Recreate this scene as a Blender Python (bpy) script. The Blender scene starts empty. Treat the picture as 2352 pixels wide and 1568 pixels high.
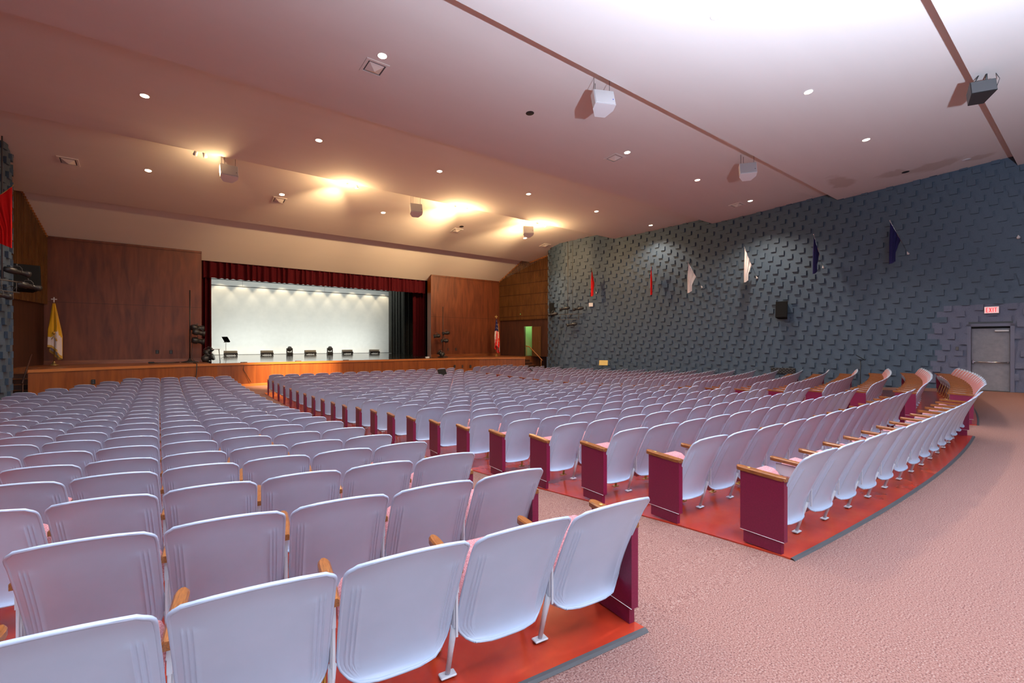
import bpy, math, random
from mathutils import Vector, Matrix
random.seed(7)
PI = math.pi
SC = bpy.context.scene
COL = SC.collection

# ------------------------------------------------------------------ camera, world, exposure
TH = 0.654                       # heading to the right of the stage axis
cam_d = bpy.data.cameras.new('camera')
cam_d.sensor_width = 36.0
cam_d.lens = 1054.8 / 2352 * 36.0
cam_d.shift_y = 3.5 / 2352
cam_d.clip_end = 200
cam = bpy.data.objects.new('camera', cam_d)
cam.location = (0, 0, 1.7)
cam.rotation_euler = (PI / 2, 0, -TH)
COL.objects.link(cam)
SC.camera = cam

w = bpy.data.worlds.new('world')
SC.world = w
w.use_nodes = True
w.node_tree.nodes['Background'].inputs[0].default_value = (0.85, 0.85, 1.0, 1)
w.node_tree.nodes['Background'].inputs[1].default_value = 0.05

SC.view_settings.view_transform = 'Standard'
SC.view_settings.look = 'None'
SC.view_settings.gamma = 1.0
SC.view_settings.use_curve_mapping = False
SC.view_settings.exposure = 0.22
SC.cycles.max_bounces = 7
SC.cycles.diffuse_bounces = 4
SC.cycles.glossy_bounces = 3
SC.cycles.sample_clamp_indirect = 6.0
SC.cycles.use_adaptive_sampling = True
SC.cycles.adaptive_threshold = 0.02
SC.cycles.caustics_reflective = False
SC.cycles.caustics_refractive = False

DOWNLIGHT_W = 560.0
FLASH_W = 26000.0
ACCENT_W = 1800.0
CYC_W = 500.0


def light(name, kind, loc, energy, color, target=None, size=0.1, angle=None, blend=0.6, parent=None):
    d = bpy.data.lights.new(name, kind)
    d.energy = energy
    d.color = color
    if kind == 'AREA':
        d.shape = 'DISK'
        d.size = size
    else:
        d.shadow_soft_size = size
    if kind == 'SPOT':
        d.spot_size = angle or math.radians(120)
        d.spot_blend = blend
    o = bpy.data.objects.new(name, d)
    COL.objects.link(o)
    o.location = loc
    if target is not None:
        o.rotation_euler = (Vector(target) - Vector(loc)).to_track_quat('-Z', 'Y').to_euler()
    if parent:
        o.parent = parent
    return o


# the photographer's cool light, pointed at the ceiling from behind and to the right
light('bounce_flash', 'SPOT', (3.2, -1.9, 2.2), FLASH_W, (0.68, 0.81, 1.0), target=(4.0, -2.9, 8.0), size=0.12, angle=math.radians(162), blend=1.0)
# added soft cool fill behind the camera, brightens the seat backs
light('rear_fill', 'AREA', (-.5, -5.5, 2.6), 260.0, (0.84, 0.91, 1.0), target=(1.5, 5.0, .3), size=5.5)



# ------------------------------------------------------------------ hall geometry
XC = 7.83                        # hall axis
Y0, R0, P = 1.424, 50.0, 0.911   # back row, radius of the seat rows, row pitch
YCEN = Y0 + R0
ZROW = [0, -.035, -.094, -.157, -.228, -.276, -.318, -.367, -.410, -.444, -.490, -.530, -.545, -.550, -.553,
        -.552, -.544, -.530, -.507, -.484, -.457, -.425]
ZEXT = ZROW + [-.385, -.335, -.28, -.25, -.25]


def row_t(x, y):
    return (R0 - math.hypot(x - XC, YCEN - y)) / P


def floor_z(x, y):
    t = row_t(x, y)
    if t <= 0:
        return 0.0
    t = min(t, len(ZEXT) - 1.001)
    k = int(t)
    return ZEXT[k] + (ZEXT[k + 1] - ZEXT[k]) * (t - k)


LIPS = [(-6.0, 7.8), (1.95, 7.8), (7.1, 7.8), (12.4, 7.8), (17.7, 7.8), (24.0, 7.19), (27.4, 5.80)]
STEP = [.35, .35, .35, .35, .45, .55]


def ceil_z(y):
    for k in range(6):
        if LIPS[k][0] <= y <= LIPS[k + 1][0]:
            t = (y - LIPS[k][0]) / (LIPS[k + 1][0] - LIPS[k][0])
            return (LIPS[k][1] + STEP[k]) * (1 - t) + LIPS[k + 1][1] * t
    return 8.1


# ------------------------------------------------------------------ materials
MATS = {}


def mat(name, col, rough=.5, metal=0.0, spec=.5, coat=0.0, emit=None, estr=0.0):
    m = bpy.data.materials.new(name)
    m.use_nodes = True
    b = m.node_tree.nodes['Principled BSDF']
    b.inputs['Base Color'].default_value = (*col, 1)
    b.inputs['Roughness'].default_value = rough
    b.inputs['Metallic'].default_value = metal
    b.inputs['Specular IOR Level'].default_value = spec
    b.inputs['Coat Weight'].default_value = coat
    if emit:
        b.inputs['Emission Color'].default_value = (*emit, 1)
        b.inputs['Emission Strength'].default_value = estr
    MATS[name] = m
    return m


def N(m, t, **kw):
    n = m.node_tree.nodes.new(t)
    for k, v in kw.items():
        if hasattr(n, k):
            setattr(n, k, v)
        else:
            n.inputs[k].default_value = v
    return n


def noise_col(m, stops, scale, stretch=(1, 1, 1), detail=4, dist=0.0, bump=0.0, bdist=.002, coord='Object'):
    """procedural colour variation from stretched noise, with optional bump"""
    nt = m.node_tree
    b = nt.nodes['Principled BSDF']
    tc = N(m, 'ShaderNodeTexCoord')
    mp = N(m, 'ShaderNodeMapping')
    mp.inputs['Scale'].default_value = stretch
    nt.links.new(tc.outputs[coord], mp.inputs[0])
    nz = N(m, 'ShaderNodeTexNoise', Scale=scale, Detail=detail, Distortion=dist)
    nt.links.new(mp.outputs[0], nz.inputs['Vector'])
    cr = N(m, 'ShaderNodeValToRGB')
    els = cr.color_ramp.elements
    while len(els) < len(stops):
        els.new(.5)
    for e, (p, c) in zip(els, stops):
        e.position = p
        e.color = (*c, 1)
    nt.links.new(nz.outputs[0], cr.inputs[0])
    nt.links.new(cr.outputs[0], b.inputs['Base Color'])
    if bump:
        bp = N(m, 'ShaderNodeBump', Strength=bump, Distance=bdist)
        nt.links.new(nz.outputs[0], bp.inputs['Height'])
        nt.links.new(bp.outputs[0], b.inputs['Normal'])
    return nz, cr


mat('seat_paint', (.50, .55, .70), .24, spec=.6)
noise_col(MATS['seat_paint'], [(.3, (.435, .525, .685)), (.7, (.46, .55, .715))], 6)
mat('seat_fabric', (.48, .20, .22), .9, spec=.1)
noise_col(MATS['seat_fabric'], [(.35, (.29, .10, .12)), (.65, (.50, .26, .275))], 160, bump=.5, bdist=.003)
mat('arm_wood', (.34, .12, .03), .28, coat=.3)
noise_col(MATS['arm_wood'], [(.3, (.13, .04, .011)), (.7, (.30, .105, .026))], 30, (6, .6, 6))
mat('burgundy', (.16, .006, .036), .42)
noise_col(MATS['burgundy'], [(.3, (.135, .005, .030)), (.7, (.18, .007, .042))], 90)
mat('leg_metal', (.55, .57, .63), .35)
mat('brass', (.55, .38, .15), .35, metal=.9)
mat('black', (.012, .012, .013), .5)
mat('matt_black', (.012, .012, .013), .9, spec=.1)
mat('black_metal', (.02, .02, .022), .35)
mat('dark_grey', (.09, .09, .095), .5)
mat('white_plastic', (.78, .78, .8), .4)
mat('grey_plastic', (.42, .40, .43), .45)
mat('chrome', (.75, .75, .78), .2, metal=1)
mat('rubber', (.05, .05, .055), .7)
mat('red_floor', (.40, .045, .02), .22, spec=.5)
noise_col(MATS['red_floor'], [(.25, (.24, .018, .011)), (.55, (.36, .030, .012)), (.85, (.44, .065, .026))], 2.2, detail=8)
# woven carpet: warm pink ground with dark and pale flecks
m = mat('carpet', (.45, .24, .22), .95, spec=.1)
nz, cr = noise_col(m, [(.30, (.08, .036, .04)), (.45, (.205, .105, .088)), (.58, (.245, .138, .12)), (.75, (.31, .26, .24))], 110,
                   (1, 1, 1), detail=3, bump=.6, bdist=.01)
mat('slate', (.060, .084, .115), .55)
noise_col(MATS['slate'], [(.3, (.056, .090, .136)), (.7, (.072, .112, .166))], 40, bump=.25, bdist=.004)
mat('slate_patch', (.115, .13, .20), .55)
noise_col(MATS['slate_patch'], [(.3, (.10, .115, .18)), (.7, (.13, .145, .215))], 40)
mat('panel_wood', (.14, .035, .014), .46, coat=.0)
noise_col(MATS['panel_wood'], [(.25, (.085, .019, .008)), (.55, (.165, .042, .015)), (.8, (.22, .066, .024))], 1.6,
          (3.0, 3.0, .45), detail=9, dist=.6)
mat('front_wood', (.32, .10, .025), .38)
noise_col(MATS['front_wood'], [(.3, (.17, .042, .010)), (.7, (.28, .085, .018))], 2.4, (3.5, 3.5, .22), detail=8, dist=.4)
mat('deck_wood', (.25, .08, .025), .30)
noise_col(MATS['deck_wood'], [(.3, (.19, .055, .018)), (.7, (.30, .10, .034))], 3.0, (.4, 4, 4), detail=6)
mat('nosing_wood', (.42, .15, .04), .3)
mat('black_deck', (.035, .035, .034), .10)
noise_col(MATS['black_deck'], [(.3, (.028, .028, .027)), (.7, (.05, .05, .048))], 3.0, (.15, 6, 1))
mat('slat_wood', (.26, .11, .03), .45)
noise_col(MATS['slat_wood'], [(.3, (.11, .045, .012)), (.7, (.20, .088, .025))], 4, (1, 1, .3))
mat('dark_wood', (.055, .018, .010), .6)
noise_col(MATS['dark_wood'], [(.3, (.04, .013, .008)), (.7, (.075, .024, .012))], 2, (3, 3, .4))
mat('door_wood', (.13, .06, .022), .45)
noise_col(MATS['door_wood'], [(.3, (.10, .045, .016)), (.7, (.16, .075, .028))], 3, (5, 5, .4))
mat('red_velvet', (.16, .006, .012), .85, spec=.15)
noise_col(MATS['red_velvet'], [(.3, (.05, .0015, .005)), (.7, (.08, .003, .008))], 30)
mat('black_velvet', (.10, .098, .085), .8, spec=.2)
noise_col(MATS['black_velvet'], [(.3, (.075, .073, .062)), (.7, (.125, .122, .105))], 20)
mat('cyc_cloth', (.80, .80, .76), .9, spec=.1)
noise_col(MATS['cyc_cloth'], [(.3, (.78, .78, .74)), (.7, (.82, .82, .78))], 3)
mat('red_cloth', (.75, .012, .012), .75, spec=.2)
mat('white_cloth', (.72, .64, .64), .75, spec=.2)
mat('navy_cloth', (.018, .016, .085), .7, spec=.2)
mat('yellow_cloth', (.72, .40, .02), .7, spec=.2)
mat('gold_cloth', (.60, .34, .05), .6)
mat('gold_leaf', (.62, .46, .16), .45, metal=.6)
mat('beige_metal', (.40, .37, .31), .5)
mat('pale_wall', (.36, .42, .26), .8)
mat('door_paint', (.21, .205, .235), .45)
noise_col(MATS['door_paint'], [(.3, (.19, .185, .212)), (.7, (.235, .23, .262))], 8)
mat('frame_paint', (.13, .14, .205), .45)
mat('lamp_glow', (1, .9, .7), .5, emit=(1.0, .86, .62), estr=14.0)
mat('lamp_glow_hot', (1, .9, .7), .5, emit=(1.0, .78, .45), estr=60.0)
mat('lamp_baffle', (.75, .55, .4), .5)
mat('exit_face', (.75, .5, .52), .4, emit=(1.0, .62, .62), estr=.42)
mat('exit_letters', (.8, .02, .02), .4, emit=(1.0, .03, .03), estr=1.0)
mat('green_led', (.1, .9, .2), .4, emit=(.15, 1, .3), estr=6.0)
mat('blue_dot', (.05, .1, .7), .4)

# ceiling plaster: one paint, a few brown damp stains near the right wall
m = mat('plaster', (.75, .68, .64), .85, spec=.2)
nt = m.node_tree
tc = N(m, 'ShaderNodeTexCoord')
n1 = N(m, 'ShaderNodeTexNoise', Scale=1.3, Detail=7, Distortion=.8)
nt.links.new(tc.outputs['Object'], n1.inputs['Vector'])
base = N(m, 'ShaderNodeMix', data_type='RGBA')
base.inputs[6].default_value = (.73, .67, .64, 1)
base.inputs[7].default_value = (.77, .71, .68, 1)
n0 = N(m, 'ShaderNodeTexNoise', Scale=.7, Detail=3)
mp0 = N(m, 'ShaderNodeMapping')
mp0.inputs['Scale'].default_value = (.3, 3, 1)
nt.links.new(tc.outputs['Object'], mp0.inputs[0])
nt.links.new(mp0.outputs[0], n0.inputs['Vector'])
nt.links.new(n0.outputs[0], base.inputs[0])
last = base.outputs[2]
for (sx, sy, rx, ry) in ((21.9, 3.9, .55, .9), (20.6, 6.3, 1.1, .45), (22.4, 2.8, .35, .4), (21.5, 4.9, .5, .5)):
    mp = N(m, 'ShaderNodeMapping')
    mp.inputs['Location'].default_value = (-sx / rx, -sy / ry, 0)
    mp.inputs['Scale'].default_value = (1 / rx, 1 / ry, 0)
    nt.links.new(tc.outputs['Object'], mp.inputs[0])
    ln = N(m, 'ShaderNodeVectorMath', operation='LENGTH')
    nt.links.new(mp.outputs[0], ln.inputs[0])
    ad = N(m, 'ShaderNodeMath', operation='MULTIPLY_ADD')
    nt.links.new(n1.outputs[0], ad.inputs[0])
    ad.inputs[1].default_value = 1.6
    nt.links.new(ln.outputs['Value'], ad.inputs[2])
    mr = N(m, 'ShaderNodeMapRange')
    mr.inputs[1].default_value = 1.45
    mr.inputs[2].default_value = 1.75
    mr.inputs[3].default_value = .55
    mr.inputs[4].default_value = 0.0
    nt.links.new(ad.outputs[0], mr.inputs[0])
    mx = N(m, 'ShaderNodeMix', data_type='RGBA')
    mx.inputs[7].default_value = (.50, .40, .34, 1)
    nt.links.new(mr.outputs[0], mx.inputs[0])
    nt.links.new(last, mx.inputs[6])
    last = mx.outputs[2]
nt.links.new(last, nt.nodes['Principled BSDF'].inputs['Base Color'])


# ------------------------------------------------------------------ mesh builder
class MB:
    def __init__(s):
        s.v, s.f, s.m, s.sm = [], [], [], []

    def face(s, idx, mi=0, smooth=False):
        s.f.append(tuple(idx)); s.m.append(mi); s.sm.append(smooth)

    def add(s, vs, fs, mi=0, smooth=False, M=None):
        o = len(s.v)
        for p in vs:
            s.v.append(tuple(M @ Vector(p)) if M is not None else tuple(p))
        for f in fs:
            s.face([i + o for i in f], mi, smooth)
        return s

    def box(s, c, d, mi=0, M=None, bev=0.0):
        x, y, z = d[0] / 2, d[1] / 2, d[2] / 2
        if bev <= 0:
            vs = [(c[0] + a * x, c[1] + b * y, c[2] + e * z) for e in (-1, 1) for b in (-1, 1) for a in (-1, 1)]
            fs = [(0, 2, 3, 1), (4, 5, 7, 6), (0, 1, 5, 4), (2, 6, 7, 3), (0, 4, 6, 2), (1, 3, 7, 5)]
            return s.add(vs, fs, mi, False, M)
        # chamfered box: three rings of eight
        b = min(bev, x * .9, y * .9, z * .9)

        def ring(xx, yy, cc, zz):
            return [(c[0] + px, c[1] + py, c[2] + zz) for px, py in
                    ((xx - cc, -yy), (xx, -yy + cc), (xx, yy - cc), (xx - cc, yy), (-xx + cc, yy), (-xx, yy - cc), (-xx, -yy + cc), (-xx + cc, -yy))]
        vs = ring(x - b, y - b, b * .5, -z) + ring(x, y, b, -z + b) + ring(x, y, b, z - b) + ring(x - b, y - b, b * .5, z)
        fs = [tuple(range(7, -1, -1)), tuple(range(24, 32))]
        for r in range(3):
            for k in range(8):
                fs.append((r * 8 + k, r * 8 + (k + 1) % 8, r * 8 + 8 + (k + 1) % 8, r * 8 + 8 + k))
        return s.add(vs, fs, mi, False, M)

    def tube(s, pts, r, n=8, mi=0, cap=True, M=None):
        """tube along a list of points; r one radius or one per point"""
        pts = [Vector(p) for p in pts]
        rr = r if isinstance(r, (list, tuple)) else [r] * len(pts)
        vs = []
        up0 = None
        for i, p in enumerate(pts):
            t = (pts[min(i + 1, len(pts) - 1)] - pts[max(i - 1, 0)]).normalized()
            if up0 is None:
                up0 = Vector((0, 0, 1)) if abs(t.z) < .9 else Vector((1, 0, 0))
            a = t.cross(up0)
            if a.length < 1e-4:
                a = t.cross(Vector((0, 1, 0)))
            a.normalize()
            b = a.cross(t).normalized()
            up0 = b
            for k in range(n):
                q = 2 * PI * k / n
                vs.append(p + (a * math.cos(q) + b * math.sin(q)) * rr[i])
        fs = []
        for i in range(len(pts) - 1):
            for k in range(n):
                fs.append((i * n + k, i * n + (k + 1) % n, (i + 1) * n + (k + 1) % n, (i + 1) * n + k))
        s.add(vs, fs, mi, True, M)
        if cap:
            o = len(s.v) - len(vs)
            s.face([o + k for k in range(n - 1, -1, -1)], mi)
            s.face([o + (len(pts) - 1) * n + k for k in range(n)], mi)
        return s

    def lathe(s, prof, n=24, mi=0, M=None, smooth=True, caps=True):
        vs, fs = [], []
        for r, z in prof:
            for k in range(n):
                a = 2 * PI * k / n
                vs.append((r * math.cos(a), r * math.sin(a), z))
        for i in range(len(prof) - 1):
            for k in range(n):
                fs.append((i * n + k, i * n + (k + 1) % n, (i + 1) * n + (k + 1) % n, (i + 1) * n + k))
        s.add(vs, fs, mi, smooth, M)
        o = len(s.v) - len(vs)
        if not caps:
            return s
        if prof[0][0] > 1e-5:
            s.face([o + k for k in range(n - 1, -1, -1)], mi)
        if prof[-1][0] > 1e-5:
            s.face([o + (len(prof) - 1) * n + k for k in range(n)], mi)
        return s

    def grid(s, rows, mi=0, smooth=True, flip=False, M=None, closed=False):
        nr, nc = len(rows), len(rows[0])
        vs = [p for r in rows for p in r]
        fs = []
        for i in range(nr - 1):
            for k in range(nc - (0 if closed else 1)):
                k2 = (k + 1) % nc
                q = (i * nc + k, i * nc + k2, (i + 1) * nc + k2, (i + 1) * nc + k)
                fs.append(q[::-1] if flip else q)
        return s.add(vs, fs, mi, smooth, M)

    def prism(s, poly, z0, z1, mi=0, M=None):
        n = len(poly)
        vs = [(x, y, z0) for x, y in poly] + [(x, y, z1) for x, y in poly]
        fs = [tuple(range(n - 1, -1, -1)), tuple(range(n, 2 * n))]
        fs += [(k, (k + 1) % n, n + (k + 1) % n, n + k) for k in range(n)]
        return s.add(vs, fs, mi, False, M)

    def mesh(s, name, mats):
        me = bpy.data.meshes.new(name)
        me.from_pydata(s.v, [], s.f)
        for mm in ([mats] if isinstance(mats, str) else mats):
            me.materials.append(MATS[mm])
        me.polygons.foreach_set('material_index', s.m)
        me.polygons.foreach_set('use_smooth', s.sm)
        me.update()
        return me

    def build(s, name, mats, parent=None, loc=None, rot=None):
        o = bpy.data.objects.new(name, s.mesh(name, mats))
        COL.objects.link(o)
        if parent is not None:
            o.parent = parent
        if loc is not None:
            o.location = loc
        if rot is not None:
            o.rotation_euler = rot
        return o


def tag(o, label=None, cat=None, group=None, kind=None):
    for k, v in (('label', label), ('category', cat), ('group', group), ('kind', kind)):
        if v:
            o[k] = v
    return o


def empty(name, loc, rz=0.0, rot=None):
    o = bpy.data.objects.new(name, None)
    o.empty_display_size = .1
    COL.objects.link(o)
    o.location = loc
    o.rotation_euler = rot if rot is not None else (0, 0, rz)
    return o


def Rz(a):
    return Matrix.Rotation(a, 4, 'Z')


def T(x, y, z):
    return Matrix.Translation((x, y, z))


def aim(p, q):
    """matrix at p with local +Z towards q"""
    d = (Vector(q) - Vector(p))
    return Matrix.Translation(p) @ d.to_track_quat('Z', 'Y').to_matrix().to_4x4()


def structure(o, label, cat):
    return tag(o, label, cat, None, 'structure')


# ------------------------------------------------------------------ side walls of raised and recessed blocks
def catmull(Pn, n=14):
    out = []
    Pn = [Vector((a, b)) for a, b in Pn]
    for i in range(len(Pn) - 1):
        p0, p1, p2, p3 = Pn[max(i - 1, 0)], Pn[i], Pn[i + 1], Pn[min(i + 2, len(Pn) - 1)]
        for k in range(n):
            t = k / n
            out.append(.5 * ((2 * p1) + (-p0 + p2) * t + (2 * p0 - 5 * p1 + 4 * p2 - p3) * t * t + (-p0 + 3 * p1 - 3 * p2 + p3) * t ** 3))
    out.append(Pn[-1])
    return out


WALL = [(24.2, -8), (23.9, -3), (23.4, 2), (23.0, 7.1), (22.45, 12.4), (21.3, 17.2), (20.35, 18.95), (19.6, 20.15)]
for k in range(9):
    a = math.radians(206 - 12 * k)
    WALL.append((21.0 + 1.6 * math.cos(a), 20.87 + 1.6 * math.sin(a)))
WALL.append((20.7, 22.6))
WC = catmull(WALL)
WL = [0.0]
for i in range(1, len(WC)):
    WL.append(WL[-1] + (WC[i] - WC[i - 1]).length)


def wall_at(u):
    u = max(0.0, min(u, WL[-1] - 1e-4))
    lo, hi = 0, len(WL) - 1
    while hi - lo > 1:
        mid = (lo + hi) // 2
        if WL[mid] <= u:
            lo = mid
        else:
            hi = mid
    t = (u - WL[lo]) / (WL[hi] - WL[lo])
    p = WC[lo].lerp(WC[hi], t)
    d = (WC[hi] - WC[lo]).normalized()
    return p, Vector((-d.y, d.x))      # point, normal into the hall


def wall_u(y):
    for i in range(len(WC) - 1):
        if WC[i].y <= y <= WC[i + 1].y:
            return WL[i] + (WL[i + 1] - WL[i]) * (y - WC[i].y) / (WC[i + 1].y - WC[i].y)
    return 0


CH, RELIEF = .205, .055
PD = .813                            # pattern repeat along a course: square, recess, flat
LEV = {'square': .082, 'flat': .018}


def block_wall(name, mirror, door):
    mb = MB()
    z0 = -.82
    ua, ub = (wall_u(2.06), wall_u(3.15)) if door else (0, 0)

    def pos(u, h, z):
        p, n = wall_at(u)
        q = p + n * h
        return ((2 * XC - q.x) if mirror else q.x, q.y, z)

    def slab(u0, u1, h, za, zb, mi):
        """raised face with its four returns, cut into short pieces so that it follows the curve"""
        if u1 - u0 < .004:
            return
        n = max(1, int(math.ceil((u1 - u0) / .26)))
        us = [u0 + (u1 - u0) * k / n for k in range(n + 1)]
        loops = []
        for (hh, z) in ((0, za), (h, za), (h, zb), (0, zb)):
            loops.append([pos(u, hh, z) for u in us])
        mb.grid(loops, mi, False, flip=mirror)
        for k, fl in ((0, True), (n, False)):
            q = [loops[r][k] for r in range(4)]
            mb.add(q, [(0, 1, 2, 3) if fl != mirror else (3, 2, 1, 0)], mi)

    for j in range(44):
        za, zb = z0 + j * CH, z0 + (j + 1) * CH
        zc = (za + zb) / 2
        holed = door and zc < 2.36
        off = (j * .42 * PD) % PD
        k = -1
        while k * PD < WL[-1] + PD:
            s0 = k * PD + off           # pattern runs towards the stage: flat, recess, square
            for kind, a, b in (('flat', 0, .665), ('square', .735, 1.0)):
                u0, u1 = max(0, s0 + a * PD), min(WL[-1], s0 + b * PD)
                if u1 <= u0:
                    continue
                mi = 0
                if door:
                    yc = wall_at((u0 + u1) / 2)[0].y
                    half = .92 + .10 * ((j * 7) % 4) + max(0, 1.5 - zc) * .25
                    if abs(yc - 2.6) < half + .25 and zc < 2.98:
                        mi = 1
                parts = [(u0, u1)]
                if holed and u1 > ua and u0 < ub:
                    parts = [(u0, min(u1, ua)), (max(u0, ub), u1)]
                for p0, p1 in parts:
                    if p1 > p0:
                        slab(p0, p1, LEV[kind], za, zb, mi)
            k += 1
        # the recessed face behind
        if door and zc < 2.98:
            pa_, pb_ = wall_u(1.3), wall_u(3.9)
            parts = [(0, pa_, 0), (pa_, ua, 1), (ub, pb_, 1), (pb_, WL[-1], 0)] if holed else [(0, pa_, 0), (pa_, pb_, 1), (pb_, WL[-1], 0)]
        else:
            parts = [(0, WL[-1], 0)]
        for p0, p1, mi in parts:
            n = int((p1 - p0) / .25) + 1
            us = [p0 + (p1 - p0) * q / n for q in range(n + 1)]
            mb.grid([[pos(u, 0, za) for u in us], [pos(u, 0, zb) for u in us]], mi, False, flip=mirror)
    return mb.build(name, ['slate', 'slate_patch'])


structure(block_wall('wall_right', False, True), 'slate blue block wall of raised and recessed squares on the right', 'wall')
structure(block_wall('wall_left', True, False), 'slate block wall end curving into view at the left edge', 'wall')

# ------------------------------------------------------------------ ceiling
mb = MB()
prof = []
for k in range(6):
    prof.append((LIPS[k][0], LIPS[k][1] + STEP[k]))
    prof.append((LIPS[k + 1][0], LIPS[k + 1][1]))
prof.insert(0, (-8.0, 8.3))
for (ya, za), (yb, zb) in zip(prof[:-1], prof[1:]):
    mb.add([(-10, ya, za), (26, ya, za), (26, yb, zb), (-10, yb, zb)], [(3, 2, 1, 0)])
structure(mb.build('ceiling', 'plaster'), 'stepped plaster ceiling over the hall', 'ceiling')

# ------------------------------------------------------------------ floor: carpet everywhere, red painted concrete under the seat blocks
mb = MB()
xs = [-10 + .5 * i for i in range(73)]
ys = [-8 + .4 * i for i in range(81)]
ys = [y for y in ys if y < 24.6] + [24.6]
mb.grid([[(x, y, floor_z(x, y)) for x in xs] for y in ys])
structure(mb.build('floor', 'carpet'), 'pink flecked carpet of the aisles', 'floor')

XL0, DXL = 3.957, -.022          # left edge of the centre block, drift per row
XB0 = 2.255                      # right edge of the left block
NROW = 22


def polar(phi, t):
    rho = R0 - t * P
    return XC + rho * math.sin(phi), YCEN - rho * math.cos(phi)


def phi_of(x, t):
    return math.asin((x - XC) / (R0 - t * P))


def side_count(i):
    return min(15, 6 + (21 - i))


SP = .567
SPS = .552                       # spacing in the two side blocks


def block_edges(block, i):
    if block == 'centre':
        x = XL0 + DXL * i
        return x, 2 * XC - x
    n = side_count(max(0, min(21, int(round(i)))))
    if block == 'left':
        return XB0 - n * SPS, XB0
    return 2 * XC - XB0, 2 * XC - XB0 + n * SPS


def red_floor(block, name, label):
    mb = MB()
    rows = []
    ts = [-.05] + [i * .5 for i in range(0, 44)] + [21.75]
    for t in ts:
        i = max(0, min(21, t))
        a, b = block_edges(block, i)
        a, b = a - .03, b + .03
        pa, pb = phi_of(a, t), phi_of(b, t)
        r = []
        for k in range(25):
            x, y = polar(pa + (pb - pa) * k / 24, t)
            r.append((x, y, floor_z(x, y) + .012))
        rows.append(r)
    mb.grid(rows, 0, True)
    # short skirt round the slab
    for edge in ([r[0] for r in rows], [r[-1] for r in rows], rows[0], rows[-1]):
        mb.grid([edge, [(p[0], p[1], p[2] - .03) for p in edge]], 0, False)
    structure(mb.build(name, 'red_floor'), label, 'floor')
    e = rows[0]
    tb = MB()
    out = [[], [], []]
    for k in range(25):
        p = Vector(e[k])
        d = Vector((p.x - XC, p.y - YCEN, 0)).normalized()
        out[0].append(tuple(p + Vector((0, 0, .002))))
        out[1].append(tuple(p + d * .022 + Vector((0, 0, .001))))
        out[2].append(tuple(p + d * .034 + Vector((0, 0, -.012))))
    tb.grid(out, 0, False)
    return tb


tbs = []
for k, (b, l) in enumerate((('left', 'red painted concrete under the left seat block'), ('centre', 'red painted concrete under the centre seat block'),
                            ('right', 'red painted concrete under the right seat block'))):
    tb = red_floor(b, 'floor', l)
    structure(tb.build('trim_%d' % (k + 1), 'rubber'), 'grey rubber edge strip behind the back row of the %s block' % b, 'trim')

# ------------------------------------------------------------------ theatre seat
PROF = [(.046, .192), (.060, .206), (.066, .235), (.058, .29), (.036, .36), (.004, .445), (-.036, .54), (-.086, .65), (-.138, .757), (-.175, .815), (-.188, .834)]
PL = [0.0]
for a, b in zip(PROF[:-1], PROF[1:]):
    PL.append(PL[-1] + math.hypot(b[0] - a[0], b[1] - a[1]))


def prof_at(v):
    s_ = v * PL[-1]
    for i in range(len(PL) - 1):
        if s_ <= PL[i + 1] + 1e-9:
            t = (s_ - PL[i]) / (PL[i + 1] - PL[i])
            # smooth through neighbours
            p0, p1, p2, p3 = PROF[max(i - 1, 0)], PROF[i], PROF[i + 1], PROF[min(i + 2, len(PROF) - 1)]
            return tuple(.5 * (2 * p1[c] + (-p0[c] + p2[c]) * t + (2 * p0[c] - 5 * p1[c] + 4 * p2[c] - p3[c]) * t * t +
                               (-p0[c] + 3 * p1[c] - 3 * p2[c] + p3[c]) * t ** 3) for c in (0, 1))
    return PROF[-1]


def half_w(v, top=.265, bot=.258, rt=.085, rb=.13):
    L = PL[-1]
    wv = bot + (top - bot) * v
    d = (1 - v) * L
    if d < rt:
        wv -= rt - math.sqrt(max(0, rt * rt - (rt - d) ** 2))
    d = v * L
    if d < rb:
        wv -= rb - math.sqrt(max(0, rb * rb - (rb - d) ** 2))
    return wv


def shell_pt(u, v, off=0.0, inset=1.0, ribs=True):
    wv = half_w(v) * inset
    x = u * wv
    y, z = prof_at(v)
    q = min(1.0, abs(x) / .262)
    y += .052 * q ** 2.6 * (.55 + .45 * (1 - v)) + off
    if v > .8:
        z -= .018 * q ** 2 * (v - .8) / .2
    if ribs and .06 < v < .77:
        k = min(1, (v - .06) / .05, (.77 - v) / .015)
        for xr in (.196, .2135, .231):
            d = (abs(x) - xr) / .0062
            if abs(d) < 1:
                y -= .0055 * k * (.5 + .5 * math.cos(PI * d))
    return (x, y, z)


def linspace(a, b, n):
    return [a + (b - a) * i / (n - 1) for i in range(n)]


def us_for(lod):
    if lod == 0:
        base = linspace(-.68, .68, 13)
        side = [.74 + .0085 * i for i in range(25)] + [.965, 1.0]
        return [-q for q in side[::-1]] + base + side
    return linspace(-1, 1, 9 if lod == 1 else 7)


def vs_for(lod):
    if lod == 0:
        return [0, .004, .012, .025, .045, .07, .1, .14, .2, .28, .36, .44, .52, .6, .68, .74, .757, .772, .8, .84, .875, .905, .93, .95, .968, .982, .992, 1]
    if lod == 1:
        return [0, .02, .06, .12, .25, .45, .65, .8, .88, .94, .98, 1]
    return [0, .04, .12, .35, .65, .86, .95, 1]


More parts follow.
